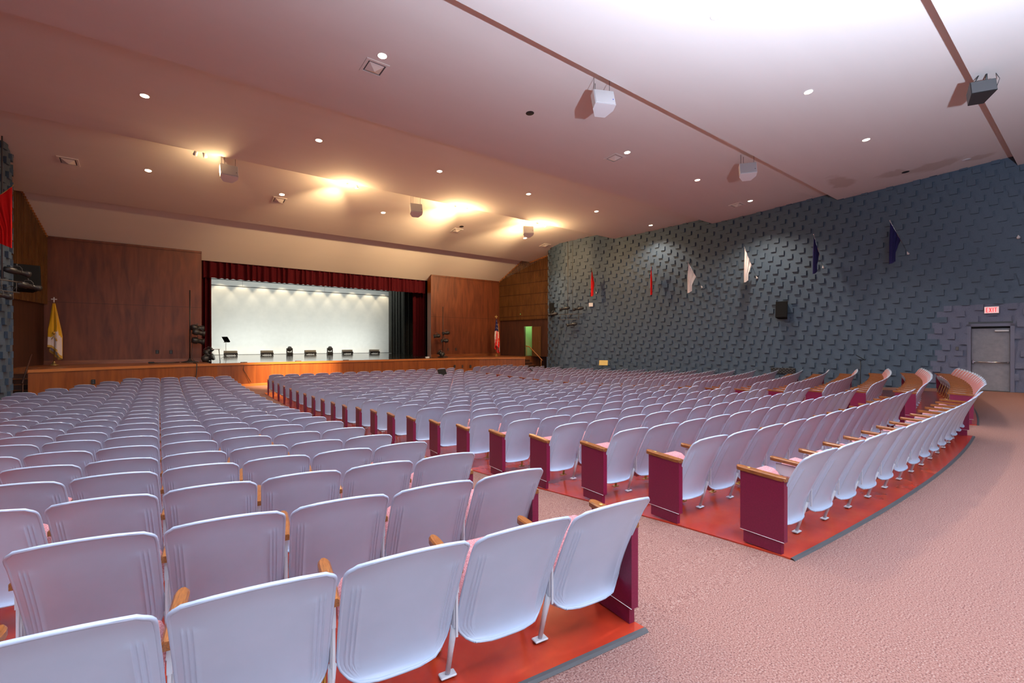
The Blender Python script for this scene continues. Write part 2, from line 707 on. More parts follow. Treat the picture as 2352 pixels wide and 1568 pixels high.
def seat_parts(lod):
    """dict part -> MB; local frame: origin on the floor under the seat centre line, +Y towards the stage"""
    us, vs = us_for(lod), vs_for(lod)
    P_ = {}
    mb = MB()
    mb.grid([[shell_pt(u, v, 0, 1, lod == 0) for u in us] for v in vs], 0, True, flip=True)
    mb.grid([[shell_pt(u, v, .014, 1, False) for u in us] for v in vs], 0, True)
    # rolled rim round the whole outline
    n = 60 if lod == 0 else 22
    if n:
        ring = [shell_pt(-1, v, .006, 1.0, False) for v in (vs[2:-2] if lod < 2 else vs[1:-1])] + [shell_pt(u, 1, .006, 1.0, False) for u in linspace(-1, 1, 9)[1:-1]] + \
               [shell_pt(1, v, .006, 1.0, False) for v in (vs[2:-2] if lod < 2 else vs[1:-1])[::-1]] + [shell_pt(u, 0, .006, 1.0, False) for u in linspace(1, -1, 9)[1:-1]]
        ring.append(ring[0])
        mb.tube(ring, .0085 if lod == 0 else .010, (8, 5, 4)[lod], cap=False)
    P_['backrest'] = (mb, 'seat_paint')
    # upholstered front of the back
    mb = MB()
    cv = [.10, .14, .22, .4, .6, .78, .88, .93, .955] if lod < 2 else [.1, .3, .7, .95]
    cu = linspace(-.96, .96, 11 if lod == 0 else 7)
    rows = []
    for v in cv:
        r = []
        for u in cu:
            vv = (v - .10) / .855
            bulge = .018 + .045 * (1 - abs(u) ** 5) * (1 - abs(2 * vv - 1) ** 6)
            r.append(shell_pt(u, v, bulge, .97, False))
        rows.append(r)
    mb.grid(rows, 0, True)
    P_['back_cushion'] = (mb, 'seat_fabric')
    # tipped-up seat: cushion facing back, painted pan facing the stage
    ang = math.radians(61)
    dv = Vector((0, math.cos(ang), math.sin(ang)))
    nv = Vector((0, -math.sin(ang), math.cos(ang)))     # cushion side
    o = Vector((0, .145, .165))
    L = .465
    sv = linspace(0, 1, 13 if lod == 0 else (9 if lod == 1 else 6))
    su = linspace(-1, 1, 11 if lod == 0 else (7 if lod == 1 else 5))

    def sw(v):
        wv = .232
        d = (1 - v) * L
        if d < .11:
            wv -= .11 - math.sqrt(max(0, .11 ** 2 - (.11 - d) ** 2))
        d = v * L
        if d < .06:
            wv -= .06 - math.sqrt(max(0, .06 ** 2 - (.06 - d) ** 2))
        return wv

    def slab(side, th, bot):
        rows = []
        for v in sv:
            r = []
            for u in su:
                e = (1 - abs(u) ** 4) * (1 - abs(2 * v - 1) ** 8)
                r.append(tuple(o + Vector((u * sw(v), 0, 0)) + dv * (v * L) + nv * (bot + side * th * e)))
            rows.append(r)
        return rows
    mb = MB()
    mb.grid(slab(1, .075, 0), 0, True, flip=False)
    mb.grid(slab(-1, .022, 0), 0, True, flip=True)
    P_['seat_cushion'] = (mb, 'seat_fabric')
    mb = MB()
    mb.grid(slab(-1, .040, -.006), 0, True, flip=True)
    mb.grid(slab(-1, .026, -.006), 0, True, flip=False)
    P_['seat_pan'] = (mb, 'seat_paint')
    return P_


ARM_Z = .602


def arm_mb(x, wide, lod=0):
    mb = MB()
    w0, w1 = (.030, .034) if wide else (.022, .028)
    # plan outline, rounded at the front, rising slightly forwards
    prof_ = [(-.01 if wide else .02, w0 * .8), (.03, w0), (.2, w1), (.36, w1), (.385, w1 * .85), (.40, w1 * .5)]
    rows = []
    for y, hw in prof_:
        zt = ARM_Z + .016 + .045 * max(0, y)
        th = .034
        if lod == 0:
            sec = [(-hw, zt - th), (-hw, zt - .008), (-hw + .008, zt), (hw - .008, zt), (hw, zt - .008), (hw, zt - th)]
        else:
            sec = [(-hw, zt - th), (-hw, zt), (hw, zt), (hw, zt - th)]
        rows.append([(x + a, y, z) for a, z in sec])
    mb.grid(rows, 0, False, flip=True, closed=True)
    n = len(rows[0])
    mb.face([k for k in range(n)], 0)
    mb.face([len(mb.v) - 1 - k for k in range(n)], 0)
    return mb


def plate_mb(x):
    mb = MB()
    mb.lathe([(.013, 0), (.013, .002), (.009, .003)], 10, M=T(x, .30, ARM_Z + .0295))
    return mb


def frame_mb(x, lod=0):
    """upright between two seats that carries the armrest"""
    mb = MB()
    mb.box((x, .10, .45), (.020, .06, .30))
    mb.box((x, .20, .53), (.018, .30, .10))
    mb.box((x, .20, .34), (.022, .22, .06))
    if lod == 0:
        mb.box((x, .057, .43), (.010, .010, .33))
    return mb


def leg_mb(x, y0, y1, mi=0, n=8):
    mb = MB()
    mb.tube([(x, y0, .30), (x, y0 * .5 + y1 * .5, .16), (x, y1, .012)], [.018, .015, .013], n)
    mb.box((x, y1, .008), (.085, .05, .012), bev=.004)
    return mb


def end_panel_mb(x, sgn):
    mb = MB()
    poly = [(0, .10), (.36, .10), (.36, .606), (0, .592)]
    vs = [(x + a, y, z) for a in (-.027, .027) for y, z in poly]
    fs = [(0, 1, 2, 3), (7, 6, 5, 4)] + [(k, k + 4, (k + 1) % 4 + 4, (k + 1) % 4) for k in range(4)]
    mb.add(vs, fs)
    mb.box((x, .18, .05), (.042, .31, .10))
    return mb


def end_bead_mb(x):
    mb = MB()
    mb.tube([(x - .028, -.001, .102), (x - .028, .361, .102)], .0022, 4)
    mb.tube([(x - .027, -.001, .597), (x + .027, -.001, .597)], .0022, 4)
    return mb


SEAT_MESH = {}


def seat_meshes(lod):
    if lod in SEAT_MESH:
        return SEAT_MESH[lod]
    d = {}
    for k, (mb, mm) in seat_parts(lod).items():
        d[k] = mb.mesh(k, mm)
    n = 8 if lod == 0 else 5
    for side, x in (('L', -SP / 2), ('R', SP / 2)):
        d['side_frame' + side] = frame_mb(x, lod).mesh('side_frame', 'leg_metal')
        d['legA' + side] = leg_mb(x, .09, .175, 0, n).mesh('leg', 'leg_metal')
        d['legB' + side] = leg_mb(x, .30, .385, 0, n).mesh('leg', 'brass')  # same leg metal as the rear; brass colour stands in for warm light
        d['armrest' + side] = arm_mb(x, False, lod).mesh('armrest', 'arm_wood')
        d['armrest_end' + side] = arm_mb(x, True, lod).mesh('armrest', 'arm_wood')
        d['end_panel' + side] = end_panel_mb(x, 1).mesh('end_panel', 'burgundy')
        d['bead' + side] = end_bead_mb(x).mesh('edge_bead', 'white_plastic')
        d['plate' + side] = plate_mb(x).mesh('row_plate', 'gold_leaf')
    SEAT_MESH[lod] = d
    return d


def ordw(n):
    return {1: 'first', 2: 'second', 3: 'third'}.get(n) or ('%dth' % n if n not in (21, 22) else {21: '21st', 22: '22nd'}[n])


seats = []     # (block, row, number from the aisle, x, y, z, phi, left end, right end)
for i in range(NROW):
    for block in ('left', 'centre', 'right'):
        a, b = block_edges(block, i)
        n = round((b - a) / (SP if block == 'centre' else SPS))
        pa, pb = phi_of(a, i), phi_of(b, i)
        for k in range(n):
            ph = pa + (pb - pa) * (k + .5) / n
            x, y = polar(ph, i)
            # only what the camera can see: leave out seats wholly beyond the left edge of the frame
            cxx = x * math.cos(TH) - y * math.sin(TH)
            cz = x * math.sin(TH) + y * math.cos(TH)
            if cz < .2 or cxx / cz < -1.115 - .32 / max(cz, .3):
                continue
            num = n - k if block == 'left' else k + 1
            seats.append((block, i, num, x, y, floor_z(x, y) + .012, ph, k == 0, k == n - 1, math.sqrt(x * x + y * y)))
seats.sort(key=lambda s_: s_[9])
NEAR, FAR = seats[:300], seats[300:]


def seat_keys(le, re):
    ks = ['backrest', 'back_cushion', 'seat_cushion', 'seat_pan']
    if le:
        ks += ['armrest_endL', 'end_panelL', 'beadL', 'plateL']
    else:
        ks += ['armrestL', 'side_frameL', 'legAL', 'legBL']
    if re:
        ks += ['armrest_endR', 'end_panelR', 'beadR', 'plateR']
    return ks


def make_seat(lod, le, re):
    d = seat_meshes(lod)
    root = empty('theatre_seat', (0, 0, 0))
    kids = {}
    for k in seat_keys(le, re):
        me = d[k]
        nm = me.name.split('.')[0]
        o = bpy.data.objects.new(nm, me)
        COL.objects.link(o)
        sub = k[:-1] if k[-1] in 'LR' else k
        if sub == 'bead':
            o.parent = kids['end_panel' + k[-1]]
        elif sub == 'plate':
            o.parent = kids['armrest_end' + k[-1]]
        else:
            o.parent = root
        kids[k] = o
        if sub == 'legB':
            o['label'] = 'front leg with warm light put into its colour'
    return root


PROTO = {}
for s_ in NEAR:
    block, i, num, x, y, z, ph, le, re, dist = s_
    lod = 0 if dist < 9.5 else 1
    key = (lod, le, re)
    if key not in PROTO:
        root = make_seat(lod, le, re)
        PROTO[key] = root
    else:
        src = PROTO[key]
        root = src.copy()
        COL.objects.link(root)
        for ch in src.children:
            c = ch.copy()
            COL.objects.link(c)
            c.parent = root
            for g in ch.children:
                q = g.copy()
                COL.objects.link(q)
                q.parent = c
    root.location = (x, y, z)
    root.rotation_euler = (0, 0, ph)
    rowtxt = 'back row' if i == 0 else '%s row from back' % ordw(i + 1)
    if le or re:
        side = {'left': 'at its aisle', 'right': 'at its left aisle'}.get(block) or ('at left aisle' if le else 'at right aisle')
        if block == 'right' and re:
            side = 'at the wall end'
        if block == 'left' and le:
            side = 'at the wall end'
        lab = 'seat with burgundy end panel, %s block, %s, %s' % (block, rowtxt, side)
    else:
        lab = 'pale grey tip-up seat, %s block, %s, %s from %s' % (block, rowtxt, ordw(num), {'left': 'the aisle', 'centre': 'left aisle', 'right': 'left aisle'}[block])
    tag(root, lab, 'theatre seat',
        'tip-up seats of the %s block' % block)

# the remaining several hundred distant seats
far = MB()
FM = ['seat_paint', 'seat_fabric', 'arm_wood', 'burgundy', 'leg_metal', 'brass', 'white_plastic', 'gold_leaf']
flat = {}
d2 = seat_meshes(2)
for k in ('backrest', 'back_cushion', 'seat_cushion', 'seat_pan', 'armrest_endL', 'end_panelL', 'armrestL', 'side_frameL', 'legAL', 'legBL', 'armrest_endR', 'end_panelR'):
    me = d2[k]
    mi = FM.index(me.materials[0].name)
    flat[k] = ([tuple(v.co) for v in me.vertices], [tuple(p.vertices) for p in me.polygons], mi)
for (block, i, num, x, y, z, ph, le, re, dist) in FAR:
    M = T(x, y, z) @ Rz(ph)
    for k in seat_keys(le, re):
        if k in flat:
            vs, fs, mi = flat[k]
            far.add(vs, fs, mi, mi < 2, M)
tag(far.build('theatre_seats', FM), 'hundreds of distant pale grey tip-up seats filling the rows nearer the stage', 'theatre seats', None, 'stuff')

# ------------------------------------------------------------------ stage
ZS = .80
LIP = [(-3.5, 22.0), (-2.4, 22.55), (-1.2, 23.05), (.5, 23.62), (2.0, 23.93), (4.0, 24.0), (8.0, 24.0), (12.0, 24.0), (14.0, 23.93), (15.6, 23.65), (16.9, 23.1), (18.2, 22.4)]
BACKX = [(19.0, 24.2), (21.5, 24.2), (21.5, 43.0), (-6.0, 43.0), (-6.0, 24.2), (-3.5, 24.2)]


def deck_mesh():
    mb = MB()
    # stage deck split into strips; the middle strip is black
    for (xa, xb, mi, yb) in ((-3.5, 1.75, 0, 27.0), (1.75, 13.85, 1, 43), (13.85, 18.2, 0, 27.0)):
        pts = [(xa, None)] + [p for p in LIP if xa < p[0] < xb] + [(xb, None)]

        def lipy(x):
            for (x1, y1), (x2, y2) in zip(LIP[:-1], LIP[1:]):
                if x1 <= x <= x2:
                    return y1 + (y2 - y1) * (x - x1) / (x2 - x1)
            return LIP[-1][1]
        poly = [(x, y if y is not None else lipy(x)) for x, y in pts]
        front = [(x, y, ZS) for x, y in poly]
        back = [(x, yb, ZS) for x, y in poly]
        mb.grid([front, back], mi, False)
    for (xa, xb, ya, yb, mi) in ((-6, -3.5, 24.05, 27.0, 0), (18.2, 21.5, 24.05, 27, 0), (-6, 1.75, 27, 43, 1), (13.85, 21.5, 27, 43, 1)):
        mb.add([(xa, ya, ZS), (xb, ya, ZS), (xb, yb, ZS), (xa, yb, ZS)], [(0, 1, 2, 3)], mi)
    return mb


structure(deck_mesh().build('floor_stage', ['deck_wood', 'black_deck']), 'raised stage deck, black gloss between brown wood aprons', 'floor')
mb = MB()
bot = [(x, y, floor_z(x, y) - .3) for x, y in LIP]
mb.grid([bot, [(x, y, ZS - .01) for x, y in LIP]], 0, False)
# side cheeks by the stairs
mb.add([(-3.5, 22.0, -.6), (-3.5, 24.05, -.6), (-3.5, 24.05, ZS), (-3.5, 22.0, ZS)], [(0, 1, 2, 3)])
for xa, xb in ((-6, -3.5), (18.2, 21.5)):
    mb.add([(xa, 24.05, -.6), (xb, 24.05, -.6), (xb, 24.05, ZS), (xa, 24.05, ZS)], [(0, 1, 2, 3)])
mb.add([(18.2, 22.4, -.6), (18.2, 24.05, -.6), (18.2, 24.05, ZS), (18.2, 22.4, ZS)], [(3, 2, 1, 0)])
structure(mb.build('wall_stage_front', 'front_wood'), 'orange wood stage front below the deck edge', 'wall')
mb = MB()
rows = [[], [], [], []]
for x, y in LIP:
    rows[0].append((x, y - .002, ZS - .10))
    rows[1].append((x, y - .03, ZS - .095))
    rows[2].append((x, y - .03, ZS + .004))
    rows[3].append((x, y + .07, ZS + .004))
mb.grid(rows, 0, False)
structure(mb.build('trim_4', 'nosing_wood'), 'wooden nosing along the stage edge', 'trim')
mb = MB()
rows = [[], [], []]
for x, y in LIP:
    z = floor_z(x, y - .05)
    rows[0].append((x, y - .025, z - .05))
    rows[1].append((x, y - .025, z + .10))
    rows[2].append((x, y, z + .11))
mb.grid(rows, 0, False)
structure(mb.build('baseboard_stage', 'nosing_wood'), 'low board along the foot of the stage front', 'baseboard')

# proscenium panels
YP = 26.8


def pros_panel(name, xa, xb, label, seam_a, seam_b):
    mb = MB()
    zt = 6.13
    mb.add([(xa, YP, ZS), (xb, YP, ZS), (xb, YP, 3.405), (xa, YP, 3.405)], [(0, 1, 2, 3)])
    mb.add([(xa, YP, 3.422), (xb, YP, 3.422), (xb, YP, zt), (xa, YP, zt)], [(0, 1, 2, 3)])
    mb.add([(xa, YP + .012, 3.40), (xb, YP + .012, 3.40), (xb, YP + .012, 3.43), (xa, YP + .012, 3.43)], [(0, 1, 2, 3)], 1)
    mb.add([(xa, YP, ZS), (xa, YP + .5, ZS), (xa, YP + .5, zt), (xa, YP, zt)], [(3, 2, 1, 0)], 2)
    mb.add([(xb, YP, ZS), (xb, YP + .5, ZS), (xb, YP + .5, zt), (xb, YP, zt)], [(0, 1, 2, 3)], 2)
    mb.add([(xa, YP + .5, ZS), (xb, YP + .5, ZS), (xb, YP + .5, 9.5), (xa, YP + .5, 9.5)], [(3, 2, 1, 0)], 1)
    mb.box(((xa + xb) / 2, YP - .02, zt - .045), (xb - xa, .05, .09))
    o = mb.build(name, ['panel_wood', 'dark_wood', 'front_wood'])
    structure(o, label, 'wall')
    mb = MB()
    mb.box(((xa + xb) / 2, YP - .012, ZS + .08), (xb - xa, .024, .16))
    return mb


b1 = pros_panel('wall_proscenium_left', -3.95, 1.6, 'dark mahogany panel wall left of the stage opening', 0, 0)
structure(b1.build('baseboard_left', 'deck_wood'), 'baseboard under the left mahogany panel', 'baseboard')
b2 = pros_panel('wall_proscenium_right', 13.93, 19.65, 'reddish mahogany panel wall right of the stage opening', 0, 0)
structure(b2.build('baseboard_right', 'deck_wood'), 'baseboard under the right mahogany panel', 'baseboard')


def slatted(name, mirror, label):
    """overhanging screen of vertical wooden battens between the panel and the block wall, and the recessed wall beneath"""
    A, B = Vector((19.36, 26.8)), Vector((20.15, 22.2))
    L_ = (B - A).length
    d = (B - A) / L_
    nrm = Vector((d.y, -d.x))            # towards the hall
    if nrm.x > 0:
        nrm = -nrm

    def pt(u, o_, z):
        p = A + d * u + nrm * o_
        return ((2 * XC - p.x) if mirror else p.x, p.y, z)
    mb = MB()
    z0 = 3.35

    def quadbox(u0, u1, o0, o1, za, zb_a, zb_b, mi):
        vs = [pt(u0, o0, za), pt(u1, o0, za), pt(u1, o1, za), pt(u0, o1, za), pt(u0, o0, zb_a), pt(u1, o0, zb_b), pt(u1, o1, zb_b), pt(u0, o1, zb_a)]
        mb.add(vs, [(0, 1, 2, 3), (7, 6, 5, 4), (0, 4, 5, 1), (1, 5, 6, 2), (2, 6, 7, 3), (3, 7, 4, 0)], mi)

    def top(u):
        return ceil_z((A + d * u).y) - .02
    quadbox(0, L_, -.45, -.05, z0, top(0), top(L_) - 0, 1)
    n = 37
    levels = [z0 - .05, 9] if mirror else [z0 - .05, 3.55, 4.30, 5.05, 5.80, 6.55, 9]
    for k in range(n):
        u = (k + .5) * L_ / n
        for za, zb in zip(levels[:-1], levels[1:]):
            zt_ = min(zb - .05, top(u) - .10)
            if zt_ > za + .02:
                quadbox(u - .030, u + .030, -.015, .012, za, zt_, zt_, 0)
        quadbox(u - .032, u + .032, -.03, .03, top(u) - .085, top(u), top(u), 2)
    o = mb.build(name, ['slat_wood', 'dark_wood', 'nosing_wood'])
    structure(o, label, 'wall')
    return pt


ptR = slatted('wall_slatted_right', False, 'wooden slatted screen between the right mahogany panel and block wall')
ptL = slatted('wall_slatted_left', True, 'wooden slatted screen at the far left of the stage')


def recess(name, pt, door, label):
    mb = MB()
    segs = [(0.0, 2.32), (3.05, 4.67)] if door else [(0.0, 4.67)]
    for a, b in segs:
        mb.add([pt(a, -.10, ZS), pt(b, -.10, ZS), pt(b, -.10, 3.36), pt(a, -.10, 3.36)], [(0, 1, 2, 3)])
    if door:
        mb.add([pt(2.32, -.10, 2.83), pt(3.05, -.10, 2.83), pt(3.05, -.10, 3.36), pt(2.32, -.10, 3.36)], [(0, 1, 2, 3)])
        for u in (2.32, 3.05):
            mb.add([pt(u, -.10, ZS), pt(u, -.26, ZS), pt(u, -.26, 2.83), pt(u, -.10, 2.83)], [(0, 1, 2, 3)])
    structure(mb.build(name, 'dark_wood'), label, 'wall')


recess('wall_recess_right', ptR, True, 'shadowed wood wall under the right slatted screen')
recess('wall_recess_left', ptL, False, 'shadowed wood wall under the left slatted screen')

# lit corridor behind the side door
mb = MB()
mb.add([ptR(1.9, -1.9, ZS), ptR(3.9, -1.9, ZS), ptR(3.9, -1.9, 3.2), ptR(1.9, -1.9, 3.2)], [(0, 1, 2, 3)])
mb.add([ptR(1.9, -.28, ZS), ptR(1.9, -1.9, ZS), ptR(1.9, -1.9, 3.2), ptR(1.9, -.28, 3.2)], [(0, 1, 2, 3)])
mb.add([ptR(3.9, -1.9, ZS), ptR(3.9, -.28, ZS), ptR(3.9, -.28, 3.2), ptR(3.9, -1.9, 3.2)], [(0, 1, 2, 3)])
mb.add([ptR(1.9, -.28, 3.2), ptR(3.9, -.28, 3.2), ptR(3.9, -1.9, 3.2), ptR(1.9, -1.9, 3.2)], [(0, 1, 2, 3)])
mb.add([ptR(1.9, -.28, ZS), ptR(3.9, -.28, ZS), ptR(3.9, -1.9, ZS), ptR(1.9, -1.9, ZS)], [(3, 2, 1, 0)])
structure(mb.build('wall_corridor', 'pale_wall'), 'pale greenish corridor seen through the open side door', 'wall')
light('corridor_lamp', 'POINT', ptR(2.7, -1.0, 3.0), 26, (.55, 1.0, .42), size=.1)
# open door leaf
dr = empty('door_2', ptR(3.06, -.08, ZS))
mb = MB()
pa, pb = Vector(ptR(3.06, 0, 0)), Vector(ptR(3.86, .06, 0))
q = (pb - pa)
M = Matrix.Rotation(math.atan2(q.y, q.x), 4, 'Z')
mb.box((q.length / 2, 0, 1.0), (q.length, .045, 2.0), M=M)
structure(dr, 'brown wooden door standing open under the slatted screen', 'door')
mb.build('door_leaf', 'door_wood', dr)
mb = MB()
mb.tube([M @ Vector((q.length - .08, s * .03, .98)) for s in (-1, 1)], .012, 6)
mb.lathe([(.0, 0), (.026, .008), (.03, .022), (.018, .036), (0, .04)], 12, M=M @ T(q.length - .08, -.02, .98) @ Matrix.Rotation(PI / 2, 4, 'X'))
mb.build('door_handle', 'chrome', dr)

# stage house
mb = MB()
mb.add([(-6, 43, 0), (21.5, 43, 0), (21.5, 43, 9.5), (-6, 43, 9.5)], [(3, 2, 1, 0)])
mb.add([(-6, 27.3, 0), (-6, 43, 0), (-6, 43, 9.5), (-6, 27.3, 9.5)], [(0, 1, 2, 3)])
mb.add([(21.5, 27.3, 0), (21.5, 43, 0), (21.5, 43, 9.5), (21.5, 27.3, 9.5)], [(3, 2, 1, 0)])
mb.add([(-6, 27.3, 9.5), (21.5, 27.3, 9.5), (21.5, 43, 9.5), (-6, 43, 9.5)], [(0, 1, 2, 3)])
mb.add([(-10, 27.4, 5.80), (26, 27.4, 5.80), (26, 27.4, 9.5), (-10, 27.4, 9.5)], [(0, 1, 2, 3)])
structure(mb.build('wall_stage_house', 'black'), 'black walls of the stage house', 'wall')


def pleats(x0, x1, y, z0, z1, amp, wave, name, mm, jit=.3, y1=None, hem=.0):
    mb = MB()
    n = max(24, int((x1 - x0) / wave * 10))
    ph = 0.0
    top, bot_ = [], []
    rows = [[] for _ in range(7)]
    ks = []
    for i in range(n + 1):
        x = x0 + (x1 - x0) * i / n
        yb = y + ((y1 - y) * i / n if y1 is not None else 0)
        ph += 2 * PI / 10 * (1 + jit * math.sin(x * 5.1) + jit * .6 * math.sin(x * 13.7 + 1))
        a = amp * (1 + .35 * math.sin(x * 7.3))
        for r in range(7):
            t = r / 6
            sw = 1 + .15 * (1 - t) * math.sin(x * 3.1 + r)
            rows[r].append((x + .012 * math.sin(ph * .5 + r * .4) * (1 - t), yb + a * math.cos(ph) * sw, z0 + (z1 - z0) * t + hem * math.cos(ph + 1) * (1 - t)))
    mb.grid(rows, 0, True)
    mb.grid([[(p[0], p[1] + .02, p[2]) for p in r] for r in rows], 0, True, flip=True)
    return mb.build(name, mm)


tag(pleats(1.62, 13.95, 27.55, 4.98, 5.95, .085, .30, 'valance', 'red_velvet', hem=.02), 'dark red pleated valance across the top of the stage opening', 'curtain')
tag(pleats(1.55, 2.06, 27.75, ZS + .01, 6.2, .09, .24, 'stage_curtain', 'red_velvet'), 'dark red curtain gathered at left edge of the stage opening', 'curtain', 'red stage curtains')
tag(pleats(13.45, 14.35, 28.4, ZS + .01, 6.2, .09, .24, 'stage_curtain', 'red_velvet'), 'dark red curtain gathered at right edge of the stage opening', 'curtain', 'red stage curtains')
for k, (xa, xb, yy, lb) in enumerate(((14.75, 17.6, 31.0, 'black pleated leg curtain nearest the right red curtain'),
                                     (15.25, 18.3, 34.0, 'black pleated leg curtain, middle one right of the white backdrop'),
                                     (15.75, 19.5, 38.0, 'black pleated leg curtain touching the right edge of the white backdrop'))):
    tag(pleats(xa, xb, yy, ZS + .01, 8.5, .10, .28, 'leg_curtain', 'black_velvet'), lb, 'curtain', 'black leg curtains right of stage')

# white backdrop with a few pull creases at the foot
mb = MB()
rows = []
for r in range(25):
    t = r / 24
    z = ZS + .02 + (8.6 - ZS) * t ** 1.5
    row = []
    for i in range(121):
        x = -2.0 + 19.2 * i / 120
        y = 41.0 + .02 * math.sin(x * 2.3) * t
        if t < .45:
            k = (1 - t / .45) ** 2
            y += .05 * k * math.sin((x + (z - ZS) * 1.4) * 5) * (math.exp(-((x - 3.2) / 1.6) ** 2) + math.exp(-((x - 16.6) / 1.3) ** 2))
        row.append((x, y, z))
    rows.append(row)
mb.grid(rows, 0, True)
tag(mb.build('backdrop', 'cyc_cloth'), 'large white cloth backdrop at the back of the stage', 'backdrop')
for k, (zz, yy, r_, lb) in enumerate(((6.36, 39.6, .03, 'dark pipe batten highest across the white backdrop'), (5.98, 40.3, .03, 'pipe batten lower across the white backdrop'))):
    mb = MB()
    mb.tube([(-3, yy, zz), (18.5, yy, zz)], r_, 8)
    for x in (-1, 5, 11, 17):
        mb.tube([(x, yy, zz), (x, yy, 9.45)], .006, 5)
    tag(mb.build('pipe_batten', 'dark_grey'), lb, 'pipe', 'pipe battens')
for k in range(11):
    x = 2.2 + k * 1.42
    light('backdrop_lamp', 'SPOT', (x, 40.25, 6.95), 110, (1.0, .82, .55), target=(x, 41.0, 3.6), size=.08, angle=math.radians(66), blend=.4)
light('border_light', 'AREA', (8.5, 34.5, 8.6), 150, (.94, 1.0, .97), target=(8.5, 41, 3.5), size=3.5)
light('border_light', 'AREA', (3.2, 35.5, 8.6), 90, (.94, 1.0, .97), target=(3.0, 41, 3.0), size=3.0)
light('border_light', 'AREA', (13.8, 35.5, 8.6), 90, (.94, 1.0, .97), target=(14.0, 41, 3.0), size=3.0)


# stairs at both ends of the stage
def stairs(sx, label):
    root = empty('stage_stairs', (sx, 22.6, 0))
    wd = 1.5
    n = 5
    z0 = -.28
    for k in range(n):
        zt = z0 + (ZS - z0) * (k + 1) / (n + 1) + .0
        ya = 22.6 + k * .29
        mb = MB()
        mb.box((0, ya + .145 - 22.6, (zt + z0 - .2) / 2), (wd, .29, zt - z0 + .2), bev=.01)
        mb.box((0, ya - .005 - 22.6, zt - .012), (wd, .03, .03), 1)
        mb.build('step', ['dark_wood', 'deck_wood'], root)
    tag(root, label, 'stairs', 'stage stairs')
    return root


stairs(18.97, 'dark wooden steps up to the stage beside the right block wall')
stairs(-4.34, 'dark wooden steps up to the stage at the far left')
mb = MB()
mb.tube([(19.80, 22.55, .55), (19.80, 23.9, 1.45), (19.80, 24.3, 1.5)], .035, 8)
mb.tube([(19.80, 22.7, -.1), (19.80, 22.7, .65)], .018, 6)
mb.tube([(19.80, 24.2, .8), (19.80, 24.2, 1.48)], .018, 6)
tag(mb.build('handrail', 'nosing_wood'), 'sloping wooden handrail beside the right stage steps', 'handrail', 'stage handrails')
mb = MB()
mb.tube([(-3.62, 21.9, .35), (-3.62, 23.3, 1.3)], .025, 8)
mb.tube([(-3.62, 22.0, -.3), (-3.62, 22.0, .42)], .018, 6)
tag(mb.build('handrail', 'dark_wood'), 'dark sloping handrail by the left stage steps', 'handrail', 'stage handrails')


# ------------------------------------------------------------------ ceiling fittings
def ceil_matrix(x, y):
    z = ceil_z(y)
    sl = (ceil_z(y + .05) - ceil_z(y - .05)) / .1
    return T(x, y, z) @ Matrix.Rotation(math.atan(sl), 4, 'X')


def make_downlight():
    root = empty('downlight', (0, 0, 0))
    mb = MB()
    mb.lathe([(.092, -.003), (.098, -.008), (.110, -.006), (.112, .0)], 28, caps=False)
    mb.build('trim_ring', 'plaster', root)
    mb = MB()
    mb.lathe([(0.0, -.0035), (.093, -.0035)], 28)
    mb.build('lamp', 'lamp_glow', root)
    return root


bays = [('bay nearest the stage', 20.6, [-.33, 3.95, 8.24, 16.74]),
        ('second ceiling bay from the stage', 14.95, [-.31, 3.91, 8.12, 12.34, 16.54, 20.79]),
        ('third ceiling bay from the stage', 9.7, [3.86, 12.22, 16.44, 20.70]),
        ('brightest ceiling bay on the right', 4.6, [8.46, 12.86, 17.30])]
dl0 = None
for bay, y, xs_ in bays:
    for k, x in enumerate(xs_):
        if dl0 is None:
            o = dl0 = make_downlight()
        else:
            o = dl0.copy()
            COL.objects.link(o)
            for ch in dl0.children:
                c = ch.copy()
                COL.objects.link(c)
                c.parent = o
        o.matrix_world = ceil_matrix(x, y)
        tag(o, 'round lit downlight, %s from the left in the %s' % (ordw(k + 1), bay), 'ceiling light', 'recessed ceiling downlights')
        light('downlight_lamp', 'SPOT', (x, y, ceil_z(y) - .03), DOWNLIGHT_W * (1.45 if x > 16 and y < 14 else (.7 if x > 20 else 1)), (1.0, .84, .66), target=(x, y, 0), size=.09, angle=math.radians(125), blend=.7)
# more of the same lamps in bays left of the picture still light the room
for y in (9.7, 4.6):
    for x in ((-.3,) if y > 9 else (-.3, 4.1)):
        light('downlight_lamp', 'SPOT', (x, y, ceil_z(y) - .03), DOWNLIGHT_W, (1.0, .84, .66), target=(x, y, 0), size=.09, angle=math.radians(125), blend=.7)


def disc(x, y, name, mm, label, cat, r=.12, group=None):
    mb = MB()
    mb.lathe([(0, -.006), (r * .94, -.006), (r, 0)], 24)
    o = mb.build(name, mm)
    o.matrix_world = ceil_matrix(x, y)
    tag(o, label, cat, group)


for x, y, lb in ((8.03, 9.67, 'black round opening in the ceiling between two lit downlights, mid hall'),
                 (12.47, 20.59, 'small black round opening in the ceiling bay nearest the stage'),
                 (21.72, 4.59, 'small dark round opening in the ceiling near the right wall')):
    disc(x, y, 'ceiling_opening', 'black', lb, 'ceiling opening', .115, 'unlit ceiling openings')
disc(22.27, 3.06, 'ceiling_cover', 'white_plastic', 'round white cover plate among the ceiling damp stains', 'cover plate', .12)

